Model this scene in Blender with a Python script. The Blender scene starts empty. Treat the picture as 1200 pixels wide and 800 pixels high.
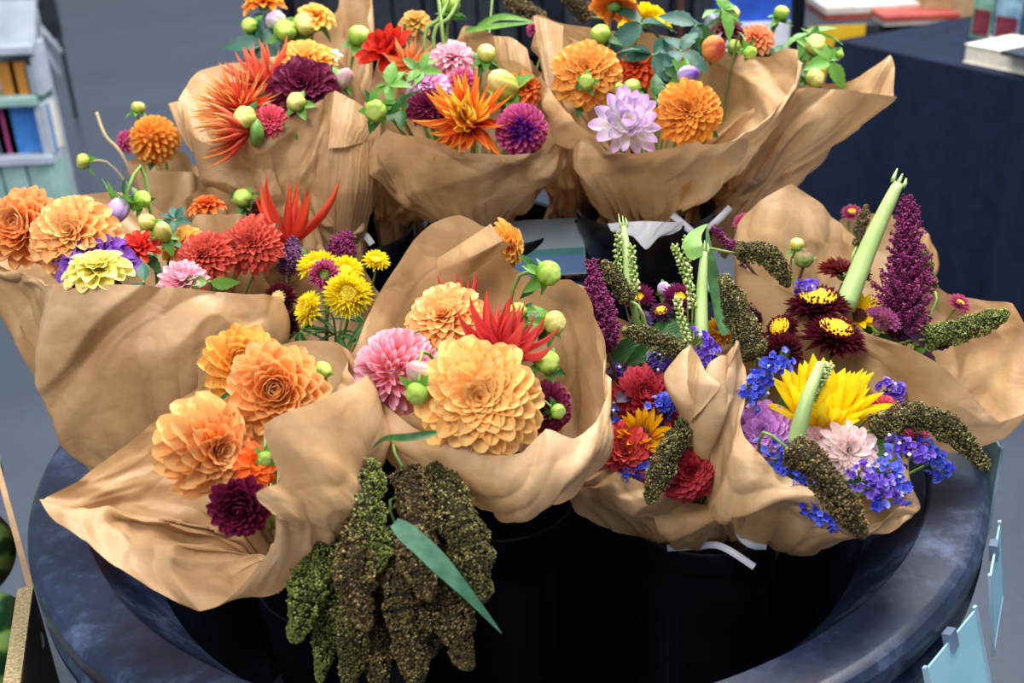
import bpy, math, random
import numpy as np
from mathutils import Matrix, Vector

# ---------------------------------------------------------------- camera
SC = bpy.context.scene
COL = SC.collection
F_PX = 1350.0                      # focal length in pixels of the 1200x800 frame
PITCH, ROLL = math.radians(25.77), math.radians(-2.578)
FWD = np.array([0, math.cos(PITCH), -math.sin(PITCH)])
_U0 = np.array([0, math.sin(PITCH), math.cos(PITCH)])
_X = np.array([1.0, 0, 0])
RGT = math.cos(ROLL) * _X + math.sin(ROLL) * _U0
UPV = -math.sin(ROLL) * _X + math.cos(ROLL) * _U0
CAM = np.array([0, 0, 1.538])
cam_data = bpy.data.cameras.new('camera')
cam = bpy.data.objects.new('camera', cam_data)
COL.objects.link(cam)
cam.matrix_world = Matrix(((RGT[0], UPV[0], -FWD[0], CAM[0]), (RGT[1], UPV[1], -FWD[1], CAM[1]),
                           (RGT[2], UPV[2], -FWD[2], CAM[2]), (0, 0, 0, 1)))
cam_data.sensor_width = 36.0
cam_data.lens = 36.0 * F_PX / 1200.0
cam_data.clip_start = 0.05
cam_data.dof.use_dof = True
cam_data.dof.focus_distance = 1.36
cam_data.dof.aperture_fstop = 4.4
SC.camera = cam

# ---------------------------------------------------------------- world, lamps, exposure
world = bpy.data.worlds.new('hall_light')
SC.world = world
world.use_nodes = True
bg = world.node_tree.nodes['Background']
bg.inputs['Color'].default_value = (0.70, 0.80, 1.0, 1)
bg.inputs['Strength'].default_value = 0.42

def area_lamp(name, loc, target, sx, sy, energy, color):
    ld = bpy.data.lights.new(name, 'AREA')
    ld.shape = 'RECTANGLE'; ld.size = sx; ld.size_y = sy; ld.energy = energy; ld.color = color
    lo = bpy.data.objects.new(name, ld); COL.objects.link(lo)
    lo.location = loc
    lo.rotation_euler = (Vector(target) - Vector(loc)).to_track_quat('-Z', 'Y').to_euler()
    return lo

area_lamp('skylight_lamp', (0.9, 2.6, 4.3), (0.0, 1.4, 0.8), 2.2, 1.8, 250, (1.0, 0.97, 0.92))
area_lamp('skylight_lamp', (-1.4, -1.0, 4.4), (0.0, 1.4, 0.8), 2.2, 1.8, 140, (1.0, 0.98, 0.95))
area_lamp('skylight_lamp', (0.5, 6.5, 4.6), (0.5, 5.5, 0.0), 4.0, 3.0, 200, (0.92, 0.96, 1.0))
SC.view_settings.view_transform = 'Standard'
SC.view_settings.look = 'None'
SC.view_settings.gamma = 1.0
SC.view_settings.use_curve_mapping = False
SC.view_settings.exposure = 0.35

# ---------------------------------------------------------------- helpers
def ray(px, py):
    return FWD + (px - 600) / F_PX * RGT + (400 - py) / F_PX * UPV

def P(px, py, z):                 # world point seen at pixel (px, py), z metres deep
    return CAM + z * ray(px, py)

def H(px, py, h):                 # world point seen at pixel (px, py), at height h
    d = ray(px, py)
    return CAM + (h - CAM[2]) / d[2] * d

def cdir(r, u, t):                # direction: to the right, up, towards the viewer
    d = r * RGT + u * UPV - t * FWD
    return d / np.linalg.norm(d)

def lin(hexa):
    c = [int(hexa[i:i + 2], 16) / 255 for i in (0, 2, 4)]
    return tuple(x / 12.92 if x <= .04045 else ((x + .055) / 1.055) ** 2.4 for x in c) + (1,)

def nd(nt, typ, **kw):
    n = nt.nodes.new(typ)
    for k, v in kw.items():
        setattr(n, k, v)
    return n

def ramp(nt, stops):
    r = nd(nt, 'ShaderNodeValToRGB')
    el = r.color_ramp.elements
    while len(el) < len(stops):
        el.new(0.5)
    for e, (p, c) in zip(el, stops):
        e.position = p; e.color = lin(c) if isinstance(c, str) else c
    return r

def new_mat(name):
    m = bpy.data.materials.new(name); m.use_nodes = True
    nt = m.node_tree
    return m, nt, nt.nodes['Principled BSDF'], nt.nodes['Material Output']

def noise_mat(name, c1, c2, scale=20, rough=.6, spec=.4, bump=0.0, detail=4, coat=0.0, rr=0.0):
    m, nt, bs, out = new_mat(name)
    tc = nd(nt, 'ShaderNodeTexCoord')
    no = nd(nt, 'ShaderNodeTexNoise'); no.inputs['Scale'].default_value = scale; no.inputs['Detail'].default_value = detail
    nt.links.new(tc.outputs['Object'], no.inputs['Vector'])
    r = ramp(nt, [(.3, c1), (.7, c2)])
    nt.links.new(no.outputs['Fac'], r.inputs['Fac'])
    nt.links.new(r.outputs['Color'], bs.inputs['Base Color'])
    bs.inputs['Roughness'].default_value = rough
    bs.inputs['Specular IOR Level'].default_value = spec
    bs.inputs['Coat Weight'].default_value = coat
    if rr:
        mr = nd(nt, 'ShaderNodeMapRange')
        mr.inputs['To Min'].default_value = rough - rr; mr.inputs['To Max'].default_value = rough + rr
        nt.links.new(no.outputs['Fac'], mr.inputs['Value'])
        nt.links.new(mr.outputs['Result'], bs.inputs['Roughness'])
    if bump:
        b = nd(nt, 'ShaderNodeBump'); b.inputs['Strength'].default_value = bump; b.inputs['Distance'].default_value = .004
        nt.links.new(no.outputs['Fac'], b.inputs['Height'])
        nt.links.new(b.outputs['Normal'], bs.inputs['Normal'])
    return m

def translucent(nt, bs, out, color_socket, fac):
    tr = nd(nt, 'ShaderNodeBsdfTranslucent')
    mx = nd(nt, 'ShaderNodeMixShader'); mx.inputs['Fac'].default_value = fac
    nt.links.new(color_socket, tr.inputs['Color'])
    nt.links.new(bs.outputs['BSDF'], mx.inputs[1]); nt.links.new(tr.outputs['BSDF'], mx.inputs[2])
    nt.links.new(mx.outputs['Shader'], out.inputs['Surface'])

_pm = {}
def petal_mat(*stops, fac=.3):
    key = stops + (fac,)
    if key in _pm: return _pm[key]
    m, nt, bs, out = new_mat('petal_' + stops[-1])
    uv = nd(nt, 'ShaderNodeUVMap')
    sp = nd(nt, 'ShaderNodeSeparateXYZ'); nt.links.new(uv.outputs['UV'], sp.inputs['Vector'])
    n = len(stops)
    pos = [0.0, 1.0] if n == 2 else [0.05, 0.5, 0.95]
    r = ramp(nt, list(zip(pos, stops)))
    nt.links.new(sp.outputs['Y'], r.inputs['Fac'])
    oi = nd(nt, 'ShaderNodeObjectInfo')
    mr = nd(nt, 'ShaderNodeMapRange'); mr.inputs['To Min'].default_value = .88; mr.inputs['To Max'].default_value = 1.1
    nt.links.new(oi.outputs['Random'], mr.inputs['Value'])
    hs = nd(nt, 'ShaderNodeHueSaturation')
    nt.links.new(r.outputs['Color'], hs.inputs['Color']); nt.links.new(mr.outputs['Result'], hs.inputs['Value'])
    nt.links.new(hs.outputs['Color'], bs.inputs['Base Color'])
    bs.inputs['Roughness'].default_value = .55
    bs.inputs['Specular IOR Level'].default_value = .25
    # fine veins running along the petal
    mp = nd(nt, 'ShaderNodeMapping'); mp.inputs['Scale'].default_value = (9, 1.2, 1)
    nt.links.new(uv.outputs['UV'], mp.inputs['Vector'])
    no = nd(nt, 'ShaderNodeTexNoise'); no.inputs['Scale'].default_value = 2.0
    nt.links.new(mp.outputs['Vector'], no.inputs['Vector'])
    b = nd(nt, 'ShaderNodeBump'); b.inputs['Strength'].default_value = .25; b.inputs['Distance'].default_value = .002
    nt.links.new(no.outputs['Fac'], b.inputs['Height']); nt.links.new(b.outputs['Normal'], bs.inputs['Normal'])
    translucent(nt, bs, out, hs.outputs['Color'], fac)
    _pm[key] = m
    return m

_gm = {}
def grain_mat(*stops, rough=.6, fac=0.0):
    key = stops + (rough, fac)
    if key in _gm: return _gm[key]
    m, nt, bs, out = new_mat('grain_' + stops[0])
    at = nd(nt, 'ShaderNodeAttribute'); at.attribute_name = 'tint'
    r = ramp(nt, [(i / (len(stops) - 1), c) for i, c in enumerate(stops)])
    nt.links.new(at.outputs['Fac'], r.inputs['Fac'])
    nt.links.new(r.outputs['Color'], bs.inputs['Base Color'])
    bs.inputs['Roughness'].default_value = rough
    bs.inputs['Specular IOR Level'].default_value = .3
    if fac: translucent(nt, bs, out, r.outputs['Color'], fac)
    _gm[key] = m
    return m

def leaf_material(name, c1, c2, fac=.25):
    m, nt, bs, out = new_mat(name)
    uv = nd(nt, 'ShaderNodeUVMap')
    sp = nd(nt, 'ShaderNodeSeparateXYZ'); nt.links.new(uv.outputs['UV'], sp.inputs['Vector'])
    tc = nd(nt, 'ShaderNodeTexCoord')
    no = nd(nt, 'ShaderNodeTexNoise'); no.inputs['Scale'].default_value = 60
    nt.links.new(tc.outputs['Object'], no.inputs['Vector'])
    r = ramp(nt, [(.3, c1), (.7, c2)])
    nt.links.new(no.outputs['Fac'], r.inputs['Fac'])
    nt.links.new(r.outputs['Color'], bs.inputs['Base Color'])
    bs.inputs['Roughness'].default_value = .45
    wv = nd(nt, 'ShaderNodeTexWave'); wv.inputs['Scale'].default_value = 3.0
    nt.links.new(uv.outputs['UV'], wv.inputs['Vector'])
    b = nd(nt, 'ShaderNodeBump'); b.inputs['Strength'].default_value = .2; b.inputs['Distance'].default_value = .002
    nt.links.new(wv.outputs['Fac'], b.inputs['Height']); nt.links.new(b.outputs['Normal'], bs.inputs['Normal'])
    translucent(nt, bs, out, r.outputs['Color'], fac)
    return m

def paper_material():
    m, nt, bs, out = new_mat('kraft_paper')
    tc = nd(nt, 'ShaderNodeTexCoord')
    n1 = nd(nt, 'ShaderNodeTexNoise'); n1.inputs['Scale'].default_value = 6.5; n1.inputs['Detail'].default_value = 6; n1.inputs['Roughness'].default_value = .6
    mp = nd(nt, 'ShaderNodeMapping'); mp.inputs['Scale'].default_value = (30, 30, 260)
    n2 = nd(nt, 'ShaderNodeTexNoise'); n2.inputs['Scale'].default_value = 1.0; n2.inputs['Detail'].default_value = 3
    nt.links.new(tc.outputs['Object'], n1.inputs['Vector'])
    nt.links.new(tc.outputs['Object'], mp.inputs['Vector']); nt.links.new(mp.outputs['Vector'], n2.inputs['Vector'])
    r1 = ramp(nt, [(.34, 'ab8256'), (.5, 'c19a6c'), (.66, 'd0ad84')])
    nt.links.new(n1.outputs['Fac'], r1.inputs['Fac'])
    mx = nd(nt, 'ShaderNodeMix', data_type='RGBA', blend_type='MULTIPLY')
    mx.inputs['Factor'].default_value = .14
    r2 = ramp(nt, [(.3, 'd8d0c8'), (.7, 'ffffff')])
    nt.links.new(n2.outputs['Fac'], r2.inputs['Fac'])
    nt.links.new(r1.outputs['Color'], mx.inputs['A']); nt.links.new(r2.outputs['Color'], mx.inputs['B'])
    nt.links.new(mx.outputs['Result'], bs.inputs['Base Color'])
    bs.inputs['Roughness'].default_value = .52
    bs.inputs['Specular IOR Level'].default_value = .45
    vo = nd(nt, 'ShaderNodeTexVoronoi'); vo.feature = 'DISTANCE_TO_EDGE'; vo.inputs['Scale'].default_value = 17
    wn = nd(nt, 'ShaderNodeTexNoise'); wn.inputs['Scale'].default_value = 6
    ad = nd(nt, 'ShaderNodeMix', data_type='VECTOR'); ad.inputs['Factor'].default_value = .25
    nt.links.new(tc.outputs['Object'], wn.inputs['Vector'])
    nt.links.new(tc.outputs['Object'], ad.inputs['A']); nt.links.new(wn.outputs['Color'], ad.inputs['B'])
    nt.links.new(ad.outputs['Result'], vo.inputs['Vector'])
    rr = ramp(nt, [(0, (0, 0, 0, 1)), (.12, (1, 1, 1, 1))])
    nt.links.new(vo.outputs['Distance'], rr.inputs['Fac'])
    b1 = nd(nt, 'ShaderNodeBump'); b1.inputs['Strength'].default_value = .10; b1.inputs['Distance'].default_value = .003
    nt.links.new(rr.outputs['Color'], b1.inputs['Height'])
    b2 = nd(nt, 'ShaderNodeBump'); b2.inputs['Strength'].default_value = .16; b2.inputs['Distance'].default_value = .008
    nt.links.new(n1.outputs['Fac'], b2.inputs['Height']); nt.links.new(b1.outputs['Normal'], b2.inputs['Normal'])
    nt.links.new(b2.outputs['Normal'], bs.inputs['Normal'])
    translucent(nt, bs, out, mx.outputs['Result'], .22)
    return m

def mesh(name, v, f, uv=None, smooth=True, attr=None):
    me = bpy.data.meshes.new(name)
    v = np.asarray(v, dtype=np.float32)
    if isinstance(f, np.ndarray):
        n, k = f.shape
        me.vertices.add(len(v)); me.vertices.foreach_set('co', v.ravel())
        me.loops.add(n * k); me.loops.foreach_set('vertex_index', f.astype(np.int32).ravel())
        me.polygons.add(n)
        me.polygons.foreach_set('loop_start', np.arange(0, n * k, k, dtype=np.int32))
        me.update(calc_edges=True)
    else:
        me.from_pydata(v.tolist(), [], f)
    if uv is not None:
        lay = me.uv_layers.new(name='UVMap')
        li = np.empty(len(me.loops), np.int32); me.loops.foreach_get('vertex_index', li)
        lay.data.foreach_set('uv', np.asarray(uv, dtype=np.float32)[li].ravel())
    if attr is not None:
        a = me.attributes.new('tint', 'FLOAT', 'POINT')
        a.data.foreach_set('value', np.asarray(attr, dtype=np.float32))
    if smooth:
        me.polygons.foreach_set('use_smooth', np.ones(len(me.polygons), bool))
    me.update()
    return me

def sharp(me, deg=32):
    me.set_sharp_from_angle(angle=math.radians(deg)); return me

def obj(name, me, mat=None, parent=None, m4=None, label=None, cat=None, group=None, kind=None):
    o = bpy.data.objects.new(name, me)
    COL.objects.link(o)
    if mat is not None and me is not None and not me.materials:
        me.materials.append(mat)
    if parent is not None: o.parent = parent
    if m4 is not None: o.matrix_basis = Matrix(m4.tolist() if isinstance(m4, np.ndarray) else m4)
    tag(o, label, cat, group, kind)
    return o

def tag(o, label=None, cat=None, group=None, kind=None):
    if label: o['label'] = label
    if cat: o['category'] = cat
    if group: o['group'] = group
    if kind: o['kind'] = kind
    return o

def grid_faces(nu, nv, closed=False):   # nv rows of nu verts
    a = []
    cu = nu if closed else nu - 1
    i = np.arange(cu); j = (i + 1) % nu
    for r in range(nv - 1):
        a.append(np.stack([r * nu + i, r * nu + j, (r + 1) * nu + j, (r + 1) * nu + i], 1))
    return np.concatenate(a)

def catmull(pts, n, closed=False, sharp=0.0):
    pts = np.asarray(pts, float); k = len(pts)
    t = np.linspace(0, k if closed else k - 1, n, endpoint=not closed)
    i = np.minimum(np.floor(t).astype(int), k - 1 if closed else k - 2); u = (t - i)[:, None]
    g = (lambda q: pts[q % k]) if closed else (lambda q: pts[np.clip(q, 0, k - 1)])
    p0, p1, p2, p3 = g(i - 1), g(i), g(i + 1), g(i + 2)
    c = .5 * ((2 * p1) + (-p0 + p2) * u + (2 * p0 - 5 * p1 + 4 * p2 - p3) * u ** 2 + (-p0 + 3 * p1 - 3 * p2 + p3) * u ** 3)
    return c * (1 - sharp) + (p1 + (p2 - p1) * u) * sharp

def tube_data(path, rad, nseg=7, cap=True):
    path = np.asarray(path, float); n = len(path)
    rad = np.broadcast_to(np.asarray(rad, float), (n,))
    T = np.gradient(path, axis=0); T = T / (np.linalg.norm(T, axis=1)[:, None] + 1e-12)
    ref = np.array([0, 0, 1.0]) if abs(T[0][2]) < .9 else np.array([1.0, 0, 0])
    V = []
    a = np.cross(T[0], ref); a = a / np.linalg.norm(a)
    ang = np.arange(nseg) / nseg * 2 * math.pi
    for q in range(n):
        a = a - T[q] * a.dot(T[q]); a /= np.linalg.norm(a)
        b = np.cross(T[q], a)
        V.append(path[q] + rad[q] * (np.cos(ang)[:, None] * a + np.sin(ang)[:, None] * b))
    v = np.concatenate(V)
    f = grid_faces(nseg, n, True).tolist()
    if cap:
        f.append(list(range(nseg))[::-1]); f.append(list(range((n - 1) * nseg, n * nseg)))
    return v, f

def tube(name, path, rad, mat, parent=None, inv=None, nseg=7):
    path = np.asarray(path, float)
    if inv is not None:
        path = path @ inv[:3, :3].T + inv[:3, 3]
    v, f = tube_data(path, rad, nseg)
    uv = np.stack([np.tile(np.linspace(0, 1, nseg), len(path)), np.repeat(np.linspace(0, 1, len(path)), nseg)], 1)
    return obj(name, mesh(name, v, f, uv), mat, parent)

def lathe(prof, n=64):
    prof = np.asarray(prof, float)
    ang = np.arange(n) / n * 2 * math.pi
    v = np.concatenate([np.stack([r * np.cos(ang), r * np.sin(ang), np.full(n, z)], 1) for r, z in prof])
    return v, grid_faces(n, len(prof), True)

def box_data(lo, hi):
    x0, y0, z0 = lo; x1, y1, z1 = hi
    v = [(x0, y0, z0), (x1, y0, z0), (x1, y1, z0), (x0, y1, z0), (x0, y0, z1), (x1, y0, z1), (x1, y1, z1), (x0, y1, z1)]
    f = [(0, 3, 2, 1), (4, 5, 6, 7), (0, 1, 5, 4), (1, 2, 6, 5), (2, 3, 7, 6), (3, 0, 4, 7)]
    return v, f

def bevel(o, w, seg=2):
    md = o.modifiers.new('edge', 'BEVEL'); md.width = w; md.segments = seg; md.limit_method = 'ANGLE'
    return o

def box(name, lo, hi, mat, parent=None, bev=.002, **kw):
    v, f = box_data(lo, hi)
    o = obj(name, mesh(name, v, f, smooth=False), mat, parent, **kw)
    if bev: bevel(o, bev)
    return o

def frame(zdir, spin=0.0):
    z = np.asarray(zdir, float); z = z / np.linalg.norm(z)
    ref = UPV if abs(z.dot(UPV)) < .95 else RGT
    x = np.cross(ref, z); x /= np.linalg.norm(x); y = np.cross(z, x)
    c, s = math.cos(spin), math.sin(spin)
    return np.stack([c * x + s * y, -s * x + c * y, z], 1)

def m4(R=None, t=(0, 0, 0)):
    m = np.eye(4)
    if R is not None: m[:3, :3] = R
    m[:3, 3] = t
    return m

def rot(axis, a):
    c, s = math.cos(a), math.sin(a)
    if axis == 'x': return np.array([[1, 0, 0], [0, c, -s], [0, s, c]])
    if axis == 'y': return np.array([[c, 0, s], [0, 1, 0], [-s, 0, c]])
    return np.array([[c, -s, 0], [s, c, 0], [0, 0, 1]])

def root(name, label, cat, pos, R=None, group=None):
    o = bpy.data.objects.new(name, None); COL.objects.link(o)
    o.empty_display_size = .02
    M = m4(R, pos)
    o.matrix_world = Matrix(M.tolist())
    tag(o, label, cat, group)
    return o, np.linalg.inv(M)
# ---------------------------------------------------------------- petals, leaves
def petal_data(kind):
    nu, nv = (5, 7)
    if kind in ('quill', 'bract'): nu, nv = 5, 5
    v_ = np.linspace(0, 1, nv)
    if kind in ('round', 'point'): v_ = np.array([0, .22, .45, .66, .83, .945, 1.0])
    if kind == 'quill': v_ = np.array([0, .35, .68, .9, 1.0])
    u_ = np.linspace(-1, 1, nu)
    if kind == 'round':
        w = np.where(v_ < .62, .34 + .66 * np.sin(np.clip(v_ / .62, 0, 1) * math.pi / 2), np.sqrt(np.clip(1 - ((v_ - .62) / .40) ** 2, 0, 1)))
        ang, bend, twist = .85 - .15 * v_, .10, 0
        bend_z = .22 * v_ ** 2 * 0 + .10 * np.sin(v_ * math.pi)
    elif kind == 'point':
        w = np.where(v_ < .6, .36 + .64 * np.sin(np.clip(v_ / .6, 0, 1) * math.pi / 2), (1 - (np.clip((v_ - .6) / .405, 0, 1)) ** 2) ** .75)
        ang, twist = 1.0 - .2 * v_, 0
        bend_z = -.10 * np.sin(v_ * math.pi) + .14 * v_ ** 3
    elif kind == 'quill':
        w = np.where(v_ < .6, .5 + .5 * v_ / .6, np.sqrt(np.clip(1 - ((v_ - .6) / .45) ** 2, 0, 1)))
        ang, twist = 1.9 - .5 * v_, 0
        bend_z = .05 * np.sin(v_ * math.pi)
    elif kind == 'spike':
        w = np.where(v_ < .35, .45 + .55 * v_ / .35, (1 - (v_ - .35) / .66) ** .8)
        ang, twist = 2.0 + .5 * v_, .9
        bend_z = 1.3 * v_ ** 2.4 - .3 * v_
    elif kind == 'ray':
        w = np.where(v_ < .45, .3 + .7 * np.sin(np.clip(v_ / .45, 0, 1) * math.pi / 2), 1 - (np.clip((v_ - .45) / .56, 0, 1)) ** 1.9)
        ang, twist = .6 + 0 * v_, 0
        bend_z = .08 * v_ ** 2
    else:  # bract
        w = np.where(v_ < .5, .6 + .4 * v_ / .5, 1 - (np.clip((v_ - .5) / .51, 0, 1)) ** 1.4)
        ang, twist = .8 + 0 * v_, 0
        bend_z = .10 * v_ ** 2
    w = np.maximum(w, .03)
    ang = np.maximum(np.broadcast_to(ang, v_.shape), .05)
    V, UV = [], []
    for j in range(nv):
        a = ang[j] * u_
        x = .5 * w[j] * np.sin(a) / max(math.sin(min(ang[j], math.pi / 2)), .3)
        z = .5 * w[j] * (1 - np.cos(a)) / ang[j] * .9
        th = twist * v_[j]
        xr = x * math.cos(th) - z * math.sin(th); zr = x * math.sin(th) + z * math.cos(th)
        y = np.full(nu, v_[j])
        
        V.append(np.stack([xr, y, zr + bend_z[j]], 1)); UV.append(np.stack([(u_ + 1) / 2, y], 1))
    return np.concatenate(V), grid_faces(nu, nv), np.concatenate(UV)

PET = {k: petal_data(k) for k in ('round', 'point', 'quill', 'spike', 'ray', 'bract')}

def leaf_data(width=.5, droop=.25, fold=.35, serr=.07):
    nu, nv = 5, 13
    v_ = np.linspace(0, 1, nv); u_ = np.linspace(-1, 1, nu)
    w = width * np.sin(np.clip(v_, 0, 1) ** .75 * math.pi) ** .85
    w = np.maximum(w * (1 + serr * np.where(np.arange(nv) % 2 == 0, -1, 1)), .015)
    V, UV = [], []
    for j in range(nv):
        x = .5 * w[j] * u_
        z = fold * np.abs(x) - droop * v_[j] ** 2 + .01 * np.sin(v_[j] * 22) * np.abs(u_)
        V.append(np.stack([x, np.full(nu, v_[j]), z], 1)); UV.append(np.stack([(u_ + 1) / 2, np.full(nu, v_[j])], 1))
    return np.concatenate(V), grid_faces(nu, nv), np.concatenate(UV)

LEAF = {'leaf': leaf_data(), 'sepal': leaf_data(.55, .35, .5, 0), 'blade': leaf_data(.16, .25, .8, 0)}
M_LEAF = leaf_material('leaf_green', '1f4a1c', '3f7a35')
M_LEAF2 = leaf_material('leaf_bright_green', '4d8a2c', '7fb04a')
M_LEAF3 = leaf_material('leaf_bluish_green', '1f4a3c', '3c7460')
M_PURPLE = leaf_material('leaf_purple', '2a1830', '54304c')
M_STEM = noise_mat('stem_green', '5c7a34', '86a050', 30, .5)
M_STEMD = noise_mat('stem_dark', '3a1c1c', '5a3428', 30, .5)
M_STEMT = noise_mat('stem_tan', '9a8a62', 'b4a486', 30, .6)
M_CALYX = noise_mat('calyx_green', '4a7a2c', '7aa048', 40, .5)

_shared = {}
def shared_mesh(kind, mat, data):
    key = (kind, mat.name)
    if key not in _shared:
        v, f, uv = data
        me = mesh(kind, v, f, uv); me.materials.append(mat)
        _shared[key] = me
    return _shared[key]

# ---------------------------------------------------------------- grains
_o = np.array([(1, 0, 0), (0, 1, 0), (-1, 0, 0), (0, -1, 0), (0, 0, 1), (0, 0, -1)], float)
_of = np.array([(0, 1, 4), (1, 2, 4), (2, 3, 4), (3, 0, 4), (1, 0, 5), (2, 1, 5), (3, 2, 5), (0, 3, 5)])
def grains_mesh(name, pts, rad, rng, tint=None, tmpl=(_o, _of), smooth=True):
    pts = np.asarray(pts); n = len(pts); tv, tf = tmpl
    rad = np.broadcast_to(np.asarray(rad, float), (n,)) * rng.uniform(.8, 1.2, n)
    q = rng.normal(size=(n, 4)); q /= np.linalg.norm(q, axis=1)[:, None]
    w, x, y, z = q.T
    Rm = np.stack([1 - 2 * (y * y + z * z), 2 * (x * y - z * w), 2 * (x * z + y * w), 2 * (x * y + z * w), 1 - 2 * (x * x + z * z), 2 * (y * z - x * w),
                   2 * (x * z - y * w), 2 * (y * z + x * w), 1 - 2 * (x * x + y * y)], 1).reshape(n, 3, 3)
    V = np.einsum('nij,kj->nki', Rm, tv) * rad[:, None, None] + pts[:, None, :]
    Fc = tf[None] + (np.arange(n) * len(tv))[:, None, None]
    if tint is None: tint = rng.uniform(0, 1, n)
    return mesh(name, V.reshape(-1, 3), Fc.reshape(-1, 3), attr=np.repeat(tint, len(tv)), smooth=smooth)

def path_frames(path):
    T = np.gradient(path, axis=0); T /= np.linalg.norm(T, axis=1)[:, None] + 1e-12
    a = np.cross(T, FWD + .2 * UPV); a /= np.linalg.norm(a, axis=1)[:, None]
    return T, a, np.cross(T, a)

def head_points(path, r, n, rng, lump=.34, nl=90, taper=(.7, .30)):
    """points on a lumpy spindle round a path"""
    m = len(path); T, A, B = path_frames(path)
    s = rng.uniform(0, 1, n); th = rng.uniform(0, 2 * math.pi, n)
    ls, lt = rng.uniform(0, 1, nl), rng.uniform(0, 2 * math.pi, nl)
    seg = np.linalg.norm(np.diff(path, axis=0), axis=1).sum()
    d2 = ((s[:, None] - ls) * seg / r) ** 2 + ((np.angle(np.exp(1j * (th[:, None] - lt)))) ** 2)
    near = np.sqrt(d2.min(1))
    prof = np.minimum(1, np.minimum(taper[0] + s * 4, taper[1] + (1 - s) * 2.2)) * np.sqrt(np.clip((1.02 - s) / .08, 0, 1)) * np.sqrt(np.clip((s + .02) / .06, 0, 1))
    rr = r * prof * (1 - lump * np.clip(near / .6, 0, 1) ** 1.3 + .05 * rng.normal(size=n))
    f = s * (m - 1); i = np.minimum(f.astype(int), m - 2); u = (f - i)[:, None]
    c = path[i] * (1 - u) + path[i + 1] * u
    return c + rr[:, None] * (np.cos(th)[:, None] * A[i] + np.sin(th)[:, None] * B[i]), near

M_MILLET = grain_mat('2e2a14', '4c4822', '6a6232', '8e844e', 'c0b47c', rough=.7)
M_MILLETB = grain_mat('2a2012', '4a3c20', '66542e', '8c7848', 'b8a470', rough=.7)
M_MILLETG = grain_mat('3a4016', '5c6628', '768038', '929a52', 'b8bc7c', rough=.7)
M_CORE = noise_mat('millet_core', '241e10', '3a3418', 60, .9)

def millet(label, pts, rpx, base=None, mat=None, seed=0, group='millet heads', name='millet_spike', dens=1.0):
    rng = np.random.default_rng(seed + 11)
    W = catmull([P(*q) for q in pts], 14)
    r = rpx * pts[len(pts) // 2][2] / F_PX
    o, inv = root(name, label, 'millet', W[0], None, group)
    L = W - W[0]
    seg = np.linalg.norm(np.diff(W, axis=0), axis=1).sum()
    gr = .0014
    n = int(min(9000, dens * 1.25 * 2 * math.pi * r * seg / (math.pi * gr * gr)))
    pt, near = head_points(L, r, n, rng, nl=int(2 * math.pi * seg / r / 1.1) + 8)
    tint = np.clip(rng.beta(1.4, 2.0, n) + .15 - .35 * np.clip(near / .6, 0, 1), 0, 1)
    obj('grain', grains_mesh('grain', pt, gr, rng, tint), mat or M_MILLET, o, kind='stuff')
    prof = r * .5 * np.sqrt(np.clip(np.linspace(.2, 1.9, 14) * (1.95 - np.linspace(0, 1.9, 14)), .05, 1))
    v, f = tube_data(L, np.minimum(prof, r * .55), 8)
    obj('core', mesh('core', v, f), M_CORE, o)
    if base is not None:
        b = np.asarray(base); d = (W[0] - W[2]); d /= np.linalg.norm(d) + 1e-9
        p = catmull([W[0], W[0] + d * .04, W[0] * .35 + b * .65, b], 12)
        tube('stem', p, .0018, M_STEM, o, inv)
    return o

def amaranth(label, tip, foot, wpx, base=None, seed=0, mat=None, leaf=True):
    rng = np.random.default_rng(seed + 5)
    a, b = P(*foot), P(*tip)
    o, inv = root('amaranth_plume', label, 'amaranth', a, None, 'amaranth plumes')
    ax = b - a; Ls = np.linalg.norm(ax); ax = ax / Ls
    w = wpx / 2 * foot[2] / F_PX
    side = np.cross(ax, [0.3, -1, .2]); side /= np.linalg.norm(side); s2 = np.cross(ax, side)
    pts, tn = [], []
    n_b = int(80 + Ls * 480)
    for k in range(n_b):
        t = (k + .5) / n_b
        ph = k * 2.39996
        dirr = math.cos(ph) * side + math.sin(ph) * s2
        ln = w * (1.15 - .95 * t ** .8) * (.55 + .45 * min(1, t / .18)) * rng.uniform(.7, 1.15)
        m = max(8, int(ln / .00045))
        u = rng.uniform(0, 1, m)
        cen = a + ax * Ls * t + np.outer(u * ln, dirr * .86) + np.outer(u * ln * .6, ax) + rng.normal(size=(m, 3)) * (.0014 + .0016 * (1 - u))[:, None]
        pts.append(cen - a); tn.append(np.clip(.15 + .7 * u * rng.uniform(.3, 1.1, m), 0, 1))
    pts = np.concatenate(pts); tn = np.concatenate(tn)
    obj('blossoms', grains_mesh('blossoms', pts, .0017, rng, tn), mat or grain_mat('2c0820', '5a1440', '84245c', 'a84a80', rough=.7), o, kind='stuff')
    bb = a - ax * .05 if base is None else np.asarray(base)
    tube('stem', catmull([b - ax * .01, a, a * .6 + bb * .4 - ax * .02, bb], 14), .0022, M_STEMD, o, inv)
    return o

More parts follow.
